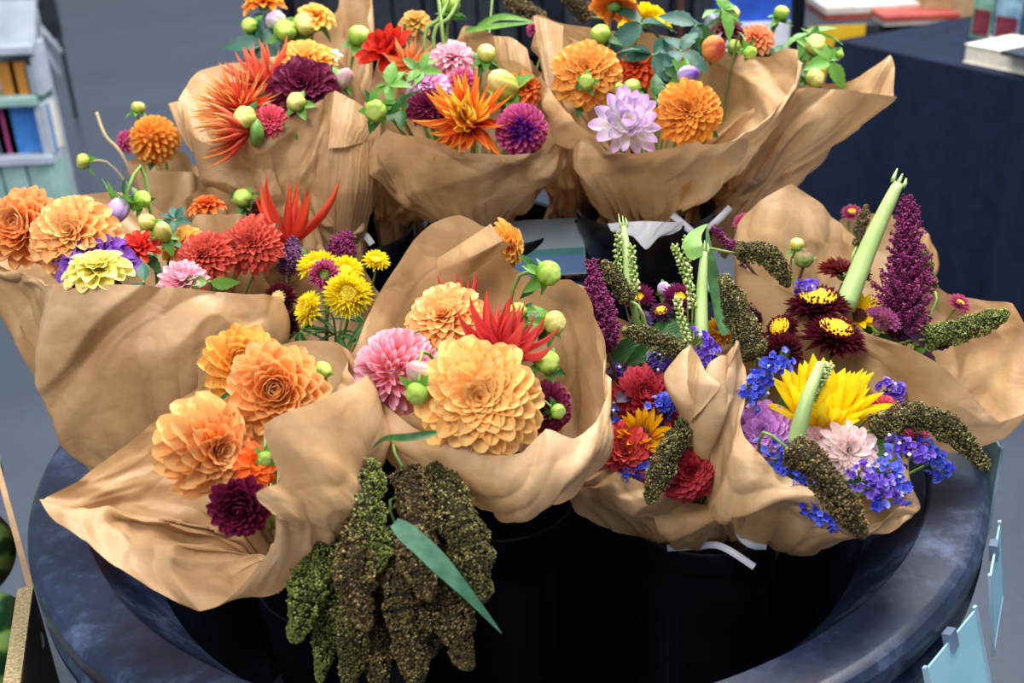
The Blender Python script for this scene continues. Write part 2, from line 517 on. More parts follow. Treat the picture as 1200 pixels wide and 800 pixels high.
# ---------------------------------------------------------------- flower heads
def ring_mats(style, n, rng, W=.34, flat=1.0, e0=None, e1=None):
    out = []
    for i in range(n):
        t = (i + .5) / n
        az = i * 2.39996 + rng.normal() * .06
        if style == 'decor':
            e = math.radians(82 + (((-20 if e1 is None else e1) - 82) * t ** .72)) + rng.normal() * .07
            L = (.30 + .66 * t ** .75) * (1 + rng.normal() * .04); br, bh = .02 + .12 * t, .20 * (1 - t) * flat
            w = W * (.55 + .55 * t ** .6)
        elif style == 'ball':
            th = math.radians(8 + ((125 if e1 is None else e1) - 8) * t ** .62)
            e = math.pi / 2 - th - .12
            L = .42 + .22 * t; br, bh = .40 * math.sin(th), .40 * math.cos(th)
            w = W * (.5 + .6 * t ** .5)
        elif style == 'cactus':
            e = math.radians(80 + ((-12 if e1 is None else e1) - 80) * t ** .8) + rng.normal() * .16
            L = (.55 + .45 * t ** .5) * rng.uniform(.8, 1.12); br, bh = .03 + .08 * t, .10 * (1 - t)
            w = W * (.6 + .5 * t)
        elif style == 'loose':
            e = math.radians(62 + ((-14 if e1 is None else e1) - 62) * t) + rng.normal() * .2
            L = (.55 + .42 * t) * rng.uniform(.85, 1.1); br, bh = .02 + .1 * t, .08 * (1 - t)
            w = W * rng.uniform(.8, 1.2)
        elif style == 'ray':
            e = math.radians((35 if e0 is None else e0) * (1 - t) + (5 if e1 is None else e1) * t) + rng.normal() * .1
            L = .78 * rng.uniform(.88, 1.1); br, bh = .22, 0
            w = W * rng.uniform(.85, 1.15)
        else:  # straw
            e = math.radians((66 if e0 is None else e0) + ((-22 if e1 is None else e1) - (66 if e0 is None else e0)) * t ** .9) + rng.normal() * .08
            L = (.46 + .22 * t) * rng.uniform(.9, 1.1); br, bh = .30 + .02 * t, .12 * (1 - t)
            w = W * rng.uniform(.85, 1.1)
        M = m4(rot('z', az)) @ m4(None, (0, br, bh)) @ m4(rot('x', e) @ rot('y', rng.normal() * .12)) @ np.diag([w, L, w * 1.15 if style == 'cactus' else L, 1])
        out.append(M)
    return out

_bud_cache = {}
def bud_mesh(kind):
    n, m = 40, 17
    V = []
    for j in range(m):
        t = j / (m - 1) * math.pi
        for i in range(n):
            a = i / n * 2 * math.pi
            if kind == 'round':
                rr = math.sin(t) ** .85 * (1.03 - .17 * (1 - abs(math.sin(2.5 * a + 1.1 * t))) ** 3) ; z = -math.cos(t) * .88 - .10 * (t > 2.6)
            else:
                rr = (math.sin(t) ** .8) * (.95 - .25 * t / math.pi) * (1.03 - .16 * (1 - abs(math.sin(3.5 * a + 1.4 * t))) ** 3); z = -math.cos(t) * 1.2 + .1
            V.append((rr * math.cos(a), rr * math.sin(a), z))
    V = np.array(V)
    uv = np.stack([np.tile(np.linspace(0, 1, n), m), np.repeat(np.linspace(0, 1, m), n)], 1)
    return V, grid_faces(n, m, True), uv
BUD = {k: bud_mesh(k) for k in ('round', 'long')}
def disc_mesh(r, h, n, rng, gr):
    k = np.arange(n) + .5
    rr = np.sqrt(k / n) * r; az = k * 2.39996
    pts = np.stack([rr * np.cos(az), rr * np.sin(az), h * np.sqrt(np.clip(1 - (rr / (r * 1.15)) ** 2, 0, 1))], 1)
    return grains_mesh('disc', pts, gr, rng)

def cup_mesh(name, r, h):
    v, f = lathe([(.001, -h), (r * .55, -h * .95), (r * .9, -h * .6), (r, -h * .1), (r * .8, h * .15), (.001, h * .2)], 12)
    return mesh(name, v, f)

def add_stem(o, inv, pos, face, R, base, mat, rad, back=.35):
    if base is None: return
    z = np.asarray(face, float); z = z / np.linalg.norm(z); b = np.asarray(base, float)
    a = pos - z * R * back
    reach = max(.03, np.linalg.norm(b - a) * .28)
    p = catmull([a, a - z * reach * .6, (a - z * reach) * .45 + b * .55, b], 12)
    return tube('stem', p, rad, mat, o, inv)

def add_leaves(o, n, L, mat, rng, z0=-.25, R=1.0, lo=-35, hi=15, kind='leaf'):
    me = shared_mesh(kind, mat, LEAF[kind])
    ph = rng.uniform(0, 6.28)
    for k in range(n):
        az = ph + k * 6.283 / n + rng.normal() * .3
        s = L * rng.uniform(.8, 1.2)
        M = m4(rot('z', az)) @ m4(None, (0, R * .12, z0 * R)) @ m4(rot('x', math.radians(rng.uniform(lo, hi))) @ rot('y', rng.normal() * .3)) @ np.diag([s, s, s, 1])
        obj(kind, me, None, o, M)

def flower(name, label, cat, pos, face, R, style, mat, n=72, split=True, petal='round', W=.34, base=None, seed=0, leaves=2,
           group=None, disc=None, disc_r=.08, disc_h=.06, e0=None, e1=None, stem_mat=None, leaf_mat=None, leaf_len=1.0, flat=1.0, sxy=1.0, pname='petal', mat2=None, frac2=0.0, disc_z=None):
    rng = np.random.default_rng(seed * 7 + 3)
    Rm = frame(face, rng.uniform(0, 6.28))
    o, inv = root(name, label, cat, pos, Rm, group)
    if style == 'decor': n, W = int(n * 1.15), W * 1.32
    if style in ('decor', 'loose', 'ball'): R = R * 1.07
    mats = ring_mats(style, n, rng, W, flat, e0, e1)
    if style in ('ball', 'decor'):
        hh = .46 if style == 'ball' else .17
        obj('heart', shared_mesh('heart', mat2 or mat, BUD['round']), None, o, np.diag([R * hh, R * hh, R * hh, 1]) if style == 'ball' else m4(None, (0, 0, R * .1)) @ np.diag([R * hh, R * hh, R * hh, 1]))
    S = np.diag([R, R, R, 1.0])
    if split:
        me = shared_mesh('petal_' + petal, mat, PET[petal])
        me2 = shared_mesh('petal_' + petal, mat2, PET[petal]) if mat2 else me
        for i, M in enumerate(mats):
            obj(pname, me2 if i < frac2 * n else me, None, o, S @ M)
    else:
        v, f, uv = PET[petal]
        for lo_, hi_, mt, nm in ((0, int(frac2 * n), mat2, 'inner_' + pname + 's'), (int(frac2 * n), n, mat, pname + 's')):
            if hi_ <= lo_: continue
            vh = np.concatenate([v, np.ones((len(v), 1))], 1)
            V = np.concatenate([(vh @ (S @ M).T)[:, :3] for M in mats[lo_:hi_]])
            Fc = np.concatenate([f + k * len(v) for k in range(hi_ - lo_)])
            obj(nm, mesh(nm, V, Fc, np.tile(uv, (hi_ - lo_, 1))), mt, o, kind='stuff')
    if disc is not None:
        dm = disc_mesh(disc_r * R, disc_h * R, int(40 + 900 * disc_r ** 1.5), rng, max(.0011, disc_r * R * .10))
        zz = disc_z if disc_z is not None else (.16 if style == 'straw' else .12)
        obj('disc', dm, disc, o, m4(None, (0, 0, R * zz)), kind='stuff')
    obj('calyx', cup_mesh('calyx', R * .28, R * .22), M_CALYX, o, m4(None, (0, 0, -R * (.42 if style == 'ball' else .05))))
    st = add_stem(o, inv, pos, face, R, base, stem_mat or M_STEM, max(.0016, R * .055))
    if leaves: add_leaves(st or o, leaves, R * leaf_len, leaf_mat or M_LEAF, rng, -.35, R)
    return o

M_BUDG = petal_mat('4f8a2a', '8fb83c', 'c0d468', fac=.15)
M_BUDY = petal_mat('86a43a', 'c4cc5c', 'ead98c', fac=.15)
M_BUDP = petal_mat('9cbc6a', 'dcd8c0', 'b08ac0', fac=.15)
M_BUDV = petal_mat('b8c890', 'c4a8e0', '5c2c94', fac=.15)
M_BUDR = petal_mat('c8b850', 'd88848', 'c04438', fac=.15)
M_BUDPK = petal_mat('a0b868', 'f0e0d0', 'd89098', fac=.15)

def bud(label, pos, face, R, mat=None, kind='round', base=None, seed=0, sepals=5, leaves=0, sep_mat=None, stem_mat=None, sep_up=False, leaf_len=2.0, group='dahlia buds'):
    rng = np.random.default_rng(seed * 3 + 1)
    Rm = frame(face, rng.uniform(0, 6.28))
    o, inv = root('dahlia_bud', label, 'flower bud', pos, Rm, group)
    bo = obj('bud', shared_mesh('bud_' + kind, mat or M_BUDG, BUD[kind]), None, o, np.diag([R, R, R, 1]))
    me = shared_mesh('sepal', sep_mat or M_LEAF2, LEAF['sepal'])
    for k in range(sepals):
        az = k * 6.283 / sepals + rng.normal() * .15
        e = math.radians(rng.uniform(-15, 25) if not sep_up else rng.uniform(50, 70))
        s = R * rng.uniform(1.25, 1.8)
        M = m4(rot('z', az)) @ m4(None, (0, R * .25, -R * .86)) @ m4(rot('x', e)) @ np.diag([s * 1.1, s, s, 1])
        obj('sepal', me, None, bo, np.diag([1 / R, 1 / R, 1 / R, 1]) @ M)
    st = add_stem(o, inv, pos, face, R, base, stem_mat or M_STEM, max(.0013, R * .16), .8)
    if leaves: add_leaves(st or o, leaves, R * leaf_len, M_LEAF, rng, -1.3, R, -30, 30)
    return o

def leafy(label, pos, face, L, n=3, mat=None, base=None, seed=0, name='leafy_stem', kind='leaf', lo=-30, hi=35, stem_mat=None, group=None):
    rng = np.random.default_rng(seed + 77)
    o, inv = root(name, label, 'leaf', pos, frame(face, rng.uniform(0, 6.28)), group)
    add_leaves(o, n, L, mat or M_LEAF, rng, 0, .02, lo, hi, kind)
    if base is not None: add_stem(o, inv, pos, np.asarray(face), .01, base, stem_mat or M_STEM, .0018, 0)
    return o

def blade(label, pts, w, mat=None, base=None, name='grass_blade', cat='leaf', fold=.35, side=None):
    W = catmull([P(*q) for q in pts], 20)
    T = np.gradient(W, axis=0); T /= np.linalg.norm(T, axis=1)[:, None]
    s = np.linspace(0, 1, 20)
    ww = w * (np.clip(.55 + s * 3, 0, 1)) * np.clip((1 - s) * 1.8, .02, 1)
    sd = np.cross(T, -FWD + .3 * UPV) if side is None else np.cross(T, side)
    sd /= np.linalg.norm(sd, axis=1)[:, None]
    up = np.cross(sd, T)
    V = np.stack([W - sd * ww[:, None], W - up * fold * ww[:, None], W + sd * ww[:, None]], 1) - W[0]
    uv = np.stack([np.tile([0, .5, 1], 20), np.repeat(s, 3)], 1)
    o = obj(name, mesh(name, V.reshape(-1, 3), grid_faces(3, 20), uv), mat or M_LEAF2, m4=m4(None, W[0]), label=label, cat=cat)
    return o

# statice: papery little funnels
def _floret():
    k = 10
    a = np.arange(k) / k * 2 * math.pi
    r = np.where(np.arange(k) % 2 == 0, 1.0, .72); z = np.where(np.arange(k) % 2 == 0, .55, .75)
    V = [(0, 0, 0)] + [(.45 * math.cos(q), .45 * math.sin(q), .35) for q in a] + [(r[i] * math.cos(a[i]), r[i] * math.sin(a[i]), z[i]) for i in range(k)]
    f = []
    for i in range(k):
        j = (i + 1) % k
        f += [(0, 1 + i, 1 + j), (1 + i, 11 + i, 11 + j), (1 + i, 11 + j, 1 + j)]
    return np.array(V), np.array(f)
FLORET = _floret()
M_ST_B = grain_mat('2c30a8', '4450d0', '6674e4', '8f9af0', rough=.55, fac=.25)
M_ST_V = grain_mat('4a2a9c', '6c44c4', '8a68dc', 'b09aec', rough=.55, fac=.25)
M_ST_D = grain_mat('2a1a4c', '48307c', '644898', '8468b4', rough=.55, fac=.2)
M_WHITE = noise_mat('white_floret', 'e8e8f4', 'ffffff', 30, .5)

def statice(label, pts, z, rpx, base, mat=None, seed=0, n=None, white=2):
    """sprig: a run of florets through the pixel points"""
    rng = np.random.default_rng(seed + 31)
    W = np.array([P(x, y, z) for x, y in pts])
    r = rpx * z / F_PX
    path = catmull(W, 12) if len(W) > 1 else np.repeat(W, 12, 0)
    o, inv = root('statice_sprig', label, 'statice', W[0], None, 'statice sprigs')
    ln = np.linalg.norm(np.diff(path, axis=0), axis=1).sum()
    n = n or int(26 + ln / r * 14)
    out = cdir(0, .45, 1)
    tv, tf = FLORET
    V, Fc, tn = [], [], []
    stems = []
    for k in range(n):
        c = path[rng.integers(0, 12)]
        d = rng.normal(size=3) + out * 1.0; d /= np.linalg.norm(d)
        p = c + d * r * rng.uniform(.55, 1.0)
        Rm = frame(d + rng.normal(size=3) * .35, rng.uniform(0, 6.28))
        s = rng.uniform(.0042, .0062)
        V.append(tv @ Rm.T * s + p - W[0]); Fc.append(tf + k * len(tv))
        t0 = rng.uniform(.1, .9); tn.append(np.concatenate([[max(0, t0 - .4)], np.full(10, t0 - .1), np.clip(np.full(10, t0 + .12), 0, 1)]))
        if k % 4 == 0: stems.append((p - d * .002, c - out * r * .7))
    obj('florets', mesh('florets', np.concatenate(V), np.concatenate(Fc), attr=np.concatenate(tn), smooth=False), mat or M_ST_B, o, kind='stuff')
    if white:
        pts_w = np.array([path[rng.integers(0, 12)] + (lambda d: d / np.linalg.norm(d))(rng.normal(size=3) * .6 + out) * r * 1.0 - W[0] for _ in range(white)])
        obj('white_florets', grains_mesh('white_florets', pts_w, .0026, rng), M_WHITE, o, kind='stuff')
    sv, sf, off = [], [], 0
    for a, b in stems:
        v, f = tube_data(np.array([a, (a + b) / 2 - out * .002, b]) - W[0], .0009, 4, False)
        sv.append(v); sf.append(np.array(f) + off); off += len(v)
    c = path.mean(0) - out * r * .7
    v, f = tube_data(catmull([c, c * .6 + np.asarray(base) * .4 - out * .01, np.asarray(base)], 10) - W[0], .0015, 5, False)
    sv.append(v); sf.append(np.array(f) + off)
    obj('stem', mesh('stem', np.concatenate(sv), np.concatenate(sf)), M_STEM, o)
    return o

# ---------------------------------------------------------------- paper wraps
M_PAPER = paper_material()
def tri(x):
    return 2 * np.abs(2 * (x - np.floor(x + .5))) - 1

def crumple(Pw, rng, amp, n=10, wl=(.06, .26)):
    d = np.zeros(Pw.shape[:-1])
    for k in range(n):
        q = rng.normal(size=3); q /= np.linalg.norm(q)
        L = math.exp(rng.uniform(math.log(wl[0]), math.log(wl[1])))
        warp = .10 * np.sin(Pw @ (rng.normal(size=3) * 9) + rng.uniform(0, 6))
        mask = np.clip(.5 + .8 * np.sin(Pw @ (rng.normal(size=3) * 12) + rng.uniform(0, 6)), 0, 1)
        d += tri(Pw @ q / L + warp + rng.uniform()) * mask * (L / wl[1]) ** .9
    return d * amp

def facets(nv, nu, N, M, rng, closed):
    """piecewise flat height field over a sheared triangle lattice: crumpled-paper facets with crisp edges"""
    u = np.linspace(0, 1, nu, endpoint=not closed)[None, :]; s = np.linspace(0, 1, nv)[:, None]
    k = rng.choice([-1, 1])
    ph = rng.uniform(0, 6.28, 6)
    a = u * N + .45 * np.sin(6.283 * u * 3 + ph[0] + s * 5) + .16 * np.sin(6.283 * u * 7 + ph[1] - s * 9)
    b = s * M + .45 * np.sin(6.283 * u * 4 + ph[2] + s * 3) + .16 * np.sin(6.283 * u * 9 + ph[3] + s * 8) + 1
    a = a + k * .5 * b
    i = np.floor(a).astype(int); j = np.floor(b).astype(int); f = a - i; g = b - j
    # half-lattice shear closes up because rows are looked up modulo N
    V = rng.normal(size=(M + 5, N))
    q = lambda jj, ii: V[np.clip(jj, 0, M + 4), ii % N]
    v00, v10, v01, v11 = q(j, i), q(j, i + 1), q(j + 1, i), q(j + 1, i + 1)
    lo = f + g < 1
    return np.where(lo, v00 + (v10 - v00) * f + (v01 - v00) * g, v11 + (v01 - v11) * (1 - f) + (v10 - v11) * (1 - g))

def grid_normals(G, closed):
    if closed:
        du = np.roll(G, -1, 1) - np.roll(G, 1, 1)
    else:
        du = np.gradient(G, axis=1)
    dv = np.gradient(G, axis=0)
    n = np.cross(du, dv); return n / (np.linalg.norm(n, axis=2)[..., None] + 1e-12)

def paper_grid(G, closed, rng, amp, pin=0.0):
    N = grid_normals(G, closed)
    nv, nu = G.shape[:2]
    cu = np.linalg.norm(np.diff(G[nv * 2 // 3], axis=0), axis=1).sum(); cv = np.linalg.norm(np.diff(G[:, ::8], axis=0), axis=2).sum(0).mean()
    calm = np.clip(.55 + .6 * np.sin(G @ (rng.normal(size=3) * 16) + rng.uniform(0, 6)), .12, 1)
    d = crumple(G, rng, amp * .45)
    for cell, h in ((.080, 1.0), (.042, .42), (.022, .15)):
        d = d + facets(nv, nu, max(4, int(cu / cell)), max(2, int(cv / cell)), rng, closed) * h * amp * (calm if cell < .07 else 1)
    return G + N * d[..., None]

def paper(label, z0, waist, rim, amp=.007, seed=0, nu=320, nv=88, bulge=.10, gather=.004, sheets=(), name='paper_wrap', neck=.07, sharp=.45):
    """kraft paper sheet wound round the stems: a cone from the narrow waist to a freely shaped rim.
    rim entries: (px, py, dz) or (px, py, dz, bx, by, bdz), the last three shaping the belly below that rim point"""
    rng = np.random.default_rng(seed + 101)
    wx, wy, wdz, wr = waist
    wc = P(wx, wy, z0 + wdz); wrad = wr * (z0 + wdz) / F_PX
    Rm = np.array([P(q[0], q[1], z0 + q[2]) for q in rim])
    cen = Rm.mean(0)
    W, B = [], []
    ax = (cen - wc) / np.linalg.norm(cen - wc)
    for q, p in zip(rim, Rm):
        d = p - cen; d = d - ax * d.dot(ax); d /= np.linalg.norm(d)
        w = wc + wrad * d; W.append(w)
        if len(q) > 3: b = P(q[3], q[4], z0 + q[5])
        else:
            b = .45 * w + .55 * p; a = wc * .45 + cen * .55
            b = b + (b - a) * bulge
        B.append(b)
    Wn = catmull(W, nu, True, sharp); Bn = catmull(B, nu, True, sharp * .4); Rn = catmull(Rm, nu, True, sharp)
    s = np.linspace(0, 1, nv)[:, None, None]
    G = Wn * ((s - .5) * (s - 1) / .5) + Bn * (s * (s - 1) / -.25) + Rn * (s * (s - .5) / .5)
    N = grid_normals(G, True)
    u = np.linspace(0, 1, nu, endpoint=False)
    g = gather * (1 - s[..., 0]) ** 1.3 * (tri(u * 13 + .3 * np.sin(u * 6.283 * 2) + rng.uniform())[None] + .6 * tri(u * 29 + .2)[None])
    G = G + N * g[..., None]
    G = paper_grid(G, True, rng, amp)
    # neck: the sheet goes on down into the bucket, gathered
    nk = 6
    down = -ax * .6 + np.array([0, 0, -.4])
    base = G[0]
    necks = [base + (wc - base) * (.25 * k / nk) + down * (neck * k / nk) for k in range(nk, 0, -1)]
    G = np.concatenate([np.array(necks), G])
    o = root(name, label, 'paper wrap', wc, None, 'brown paper wraps')[0]
    v = (G - wc).reshape(-1, 3)
    me = mesh('sheet', v, grid_faces(nu, len(G), True))
    obj('sheet', me, M_PAPER, o)
    for sh in sheets:
        paper_sheet(sh, z0, o, wc, rng, amp * .06)
    return wc - np.array([0, 0, neck * .8])

def paper_sheet(rows, z0, parent, org, rng, amp, name='fold', mat=None):
    g = np.array([[P(q[0], q[1], z0 + q[2]) for q in r] for r in rows])
    nu, nv = 80, 56
    a = np.array([catmull(r, nu, False, .3) for r in g])
    G = np.stack([catmull(a[:, i], nv, False, .3) for i in range(nu)], 1)
    G = paper_grid(G, False, rng, amp)
    obj(name, mesh(name, (G - org).reshape(-1, 3), grid_faces(nu, nv)), mat or M_PAPER, parent)
# ================================================================ THE SETTING
def floor_material():
    m, nt, bs, out = new_mat('polished_concrete')
    tc = nd(nt, 'ShaderNodeTexCoord')
    n1 = nd(nt, 'ShaderNodeTexNoise'); n1.inputs['Scale'].default_value = 1.3; n1.inputs['Detail'].default_value = 8
    n2 = nd(nt, 'ShaderNodeTexNoise'); n2.inputs['Scale'].default_value = 60; n2.inputs['Detail'].default_value = 4
    nt.links.new(tc.outputs['Object'], n1.inputs['Vector']); nt.links.new(tc.outputs['Object'], n2.inputs['Vector'])
    mx = nd(nt, 'ShaderNodeMix', data_type='FLOAT'); mx.inputs['Factor'].default_value = .3
    nt.links.new(n1.outputs['Fac'], mx.inputs['A']); nt.links.new(n2.outputs['Fac'], mx.inputs['B'])
    r = ramp(nt, [(.3, '393f4a'), (.7, '4a515d')])
    nt.links.new(mx.outputs['Result'], r.inputs['Fac']); nt.links.new(r.outputs['Color'], bs.inputs['Base Color'])
    bs.inputs['Roughness'].default_value = .33
    return m
v = [(-9, -3, 0), (9, -3, 0), (9, 15, 0), (-9, 15, 0)]
obj('floor', mesh('floor', v, [(0, 1, 2, 3)], smooth=False), floor_material(), kind='structure', label='grey polished concrete hall floor')

# ---------------------------------------------------------------- the big round tub
TC = np.array([-.015, 1.462])
def tub_material():
    m, nt, bs, out = new_mat('tub_plastic')
    tc = nd(nt, 'ShaderNodeTexCoord')
    n1 = nd(nt, 'ShaderNodeTexNoise'); n1.inputs['Scale'].default_value = 10; n1.inputs['Detail'].default_value = 12; n1.inputs['Roughness'].default_value = .75
    n2 = nd(nt, 'ShaderNodeTexNoise'); n2.inputs['Scale'].default_value = 90; n2.inputs['Detail'].default_value = 3
    nt.links.new(tc.outputs['Object'], n1.inputs['Vector']); nt.links.new(tc.outputs['Object'], n2.inputs['Vector'])
    r = ramp(nt, [(.36, '0d152a'), (.52, '1b2740'), (.66, '465270')])
    nt.links.new(n1.outputs['Fac'], r.inputs['Fac'])
    vo = nd(nt, 'ShaderNodeTexVoronoi'); vo.inputs['Scale'].default_value = 130; vo.inputs['Randomness'].default_value = 1
    nt.links.new(tc.outputs['Object'], vo.inputs['Vector'])
    rs = ramp(nt, [(.06, (.5, .5, .5, 1)), (.1, (0, 0, 0, 1))])
    nt.links.new(vo.outputs['Distance'], rs.inputs['Fac'])
    gt = nd(nt, 'ShaderNodeMath', operation='MULTIPLY'); 
    r3 = ramp(nt, [(.6, (0, 0, 0, 1)), (.68, (1, 1, 1, 1))]); nt.links.new(n2.outputs['Fac'], r3.inputs['Fac'])
    nt.links.new(rs.outputs['Color'], gt.inputs[0]); nt.links.new(r3.outputs['Color'], gt.inputs[1])
    mx = nd(nt, 'ShaderNodeMix', data_type='RGBA'); mx.inputs['B'].default_value = lin('8a94a8')
    nt.links.new(gt.outputs['Value'], mx.inputs['Factor']); nt.links.new(r.outputs['Color'], mx.inputs['A'])
    nt.links.new(mx.outputs['Result'], bs.inputs['Base Color'])
    mr = nd(nt, 'ShaderNodeMapRange'); mr.inputs['To Min'].default_value = .24; mr.inputs['To Max'].default_value = .52
    nt.links.new(n1.outputs['Fac'], mr.inputs['Value']); nt.links.new(mr.outputs['Result'], bs.inputs['Roughness'])
    b = nd(nt, 'ShaderNodeBump'); b.inputs['Strength'].default_value = .12; b.inputs['Distance'].default_value = .002
    nt.links.new(n2.outputs['Fac'], b.inputs['Height']); nt.links.new(b.outputs['Normal'], bs.inputs['Normal'])
    bs.inputs['Specular IOR Level'].default_value = .5
    return m
M_TUB = tub_material()
M_BLACK = noise_mat('black_plastic', '0a0c12', '10141c', 30, .26, .5)
tub = root('stock_tub', 'huge round dark blue plastic tub with broad scuffed rim holding the bouquets', 'tub', (TC[0], TC[1], 0))[0]
v, f = lathe([(.545, 0), (.57, .02), (.60, .30), (.635, .60), (.63, .610), (.632, .625), (.612, .60), (.515, .595), (.505, .30), (.495, .06), (.0005, .05)], 160)
obj('body', sharp(mesh('body', v, f)), M_TUB, tub)
v, f = lathe([(.632, .615), (.650, .612), (.6585, .622), (.660, .638), (.653, .648), (.652, .655), (.660, .664), (.661, .678), (.659, .688), (.652, .696), (.643, .6998), (.640, .7000), (.615, .6995), (.5890, .6985), (.5860, .6960), (.583, .680), (.528, .615), (.512, .595), (.55, .58), (.60, .6), (.632, .615)], 200)
obj('rim', sharp(mesh('rim', v, f), 24), M_TUB, tub)

def bucket(label, c, top, r=.112, h=.30, strap=None):
    o = root('bucket', label, 'bucket', (c[0], c[1], top - h), None, 'black flower buckets')[0]
    v, f = lathe([(.0005, 0), (r * .80, 0), (r * .82, .01), (r * .93, h * .66), (r * .96, h * .68), (r * .96, h - .035), (r * 1.03, h - .032), (r * 1.04, h - .005), (r * 1.02, h),
                  (r * .98, h - .003), (r * .95, h - .04), (r * .80, .012), (.0005, .012)], 56)
    obj('body', sharp(mesh('body', v, f)), M_BLACK, o)
    a = np.linspace(0, math.pi, 24)
    hp = np.stack([r * 1.05 * np.cos(a), r * 1.05 * np.sin(a) * .93, h - .02 - .06 * np.sin(a)], 1)
    v, f = tube_data(hp, .0022, 6)
    obj('handle', mesh('handle', v, f), M_BLACK, o)
    return o

# raised black crate the rear buckets stand on
M_CRATE = noise_mat('crate_plastic', '0a0e16', '121824', 20, .5)
cr = root('display_crate', 'black upturned crate raising the rear buckets inside the tub', 'crate', (0, 1.75, .05))[0]
box('body', (-.30, -.15, 0), (.30, .06, .555), M_CRATE, cr, .01)
for x in (-.22, 0, .22):
    box('rib', (x - .03, -.158, .04), (x + .03, -.148, .52), M_CRATE, cr, .004)

BK = {}
def bk(key, label, c, top, **kw):
    bucket(label, c, top, **kw); BK[key] = np.array([c[0], c[1], top - .2])
c = P(840, 648, 1.43)
bk('ML', 'black bucket with white strap under the sunflower and coral dahlia bouquets', (c[0], c[1] + .102), c[2], r=.102)
bk('J', 'black bucket hidden below the big apricot dahlia bouquet', (-.03, 1.47), .57)
bk('I', 'black bucket under the bouquet sprawling over the tub rim', (-.24, 1.26), .60)
bk('F', 'black bucket under the bouquet with the tall plain paper front', (-.34, 1.50), .60)
bk('N', 'black bucket under the amaranth bouquet beside the navy table', (.33, 1.52), .60)
cb = P(768, 268, 1.68)
bk('C', 'black bucket on the crate with paper and cuffs over its ribbed rim', (cb[0], cb[1] + .106), cb[2], r=.104)
bk('B', 'black bucket on the crate below the magenta ball dahlia bouquet', (-.02, 1.76), .905)
bk('A', 'black bucket on the crate below the flame cactus dahlia bouquet', (-.265, 1.76), .905)

# ---------------------------------------------------------------- cards clipped to the rim
M_AQUA = noise_mat('aqua_card', '8cc4d6', 'a0d0de', 12, .55)
M_SLEEVE = noise_mat('clear_sleeve_edge', '88a8b8', '9cbcc8', 10, .25)
M_CLIP = noise_mat('grey_clip', '5c6c84', '74849c', 10, .35)
def rim_card(label, ang0, ang1, ztop, h, flare, seed=0):
    """card hung from the outer edge of the rim between two bearings"""
    a = math.radians((ang0 + ang1) / 2)
    o = root('price_card', label, 'card', (TC[0] + .672 * math.cos(a), TC[1] + .672 * math.sin(a), ztop), None, 'aqua cards clipped to the tub rim')[0]
    w = 2 * .672 * math.sin(math.radians(abs(ang1 - ang0)) / 2)
    Rz = rot('z', a + math.pi / 2) @ rot('x', -flare)
    v, f = box_data((-w / 2, -.0012, -h), (w / 2, .0012, 0))
    obj('card', mesh('card', np.array(v) @ Rz.T, f, smooth=False), M_AQUA, o)
    for x0, x1, z0, z1 in ((-w / 2 - .004, -w / 2 + .002, -h - .004, .004), (w / 2 - .002, w / 2 + .004, -h - .004, .004), (-w / 2, w / 2, -h - .004, -h + .002)):
        v, f = box_data((x0, -.002, z0), (x1, .002, z1))
        obj('sleeve_edge', mesh('sleeve_edge', np.array(v) @ Rz.T, f, smooth=False), M_SLEEVE, o)
    v, f = box_data((-.008, -.004, -.012), (.008, .006, .010))
    obj('clip', mesh('clip', np.array(v) @ Rz.T, f, smooth=False), M_CLIP, o)
rim_card('pale aqua card hanging from the tub rim, lowest and facing out', -49, -38, .665, .16, .30)
rim_card('aqua card turned nearly edge-on under the tub rim, middle of three', -32, -22, .665, .11, .16)
rim_card('narrow aqua card standing up past the tub rim below the millet tip', -14, -2, .72, .13, .0)

# ---------------------------------------------------------------- watermelon bin
M_CARD = noise_mat('cardboard', '9c7c58', 'b89670', 25, .8)
M_CARDD = noise_mat('cardboard_brown', '5c4a3c', '74604e', 14, .8)
M_CORR = noise_mat('corrugated_edge', '8c7448', 'cdb990', 260, .9, bump=.8)
A_, B_, C_ = H(-40, 400, .63), H(40, 690, .59), H(24, 812, .59)
D_ = C_ + (C_ - B_) * 2.2
bin_ = root('watermelon_bin', 'brown corrugated cardboard bin of watermelons beside the tub', 'box', (B_[0], B_[1], 0))[0]
org = np.array([B_[0], B_[1], 0])
def bin_wall(p, q, zt_p, zt_q, th):
    d = (q - p)[:2]; d /= np.linalg.norm(d); n = np.array([d[1], -d[0]])
    if n[0] > 0: n = -n
    A = [np.array([*p[:2], 0]), np.array([*q[:2], 0]), np.array([*(q[:2] + n * th), 0]), np.array([*(p[:2] + n * th), 0])]
    T = [a + [0, 0, zz] for a, zz in zip(A, (zt_p, zt_q, zt_q, zt_p))]
    f = [(0, 1, 5, 4), (1, 2, 6, 5), (2, 3, 7, 6), (3, 0, 4, 7), (0, 3, 2, 1)]
    obj('panel', mesh('panel', np.array(A + T) - org, f, smooth=False), M_CARDD, bin_)
    e = [t + [0, 0, .0] for t in T] + [t + [0, 0, .006] for t in T]
    ff = [(4, 5, 6, 7), (0, 1, 5, 4), (1, 2, 6, 5), (2, 3, 7, 6), (3, 0, 4, 7)]
    obj('corrugated_edge', mesh('corrugated_edge', np.array(e) - org, ff, smooth=False), M_CORR if th > .012 else M_CARD, bin_)
bin_wall(A_, B_, .63, .59, .008)
bin_wall(B_, D_, .59, .59, .020)

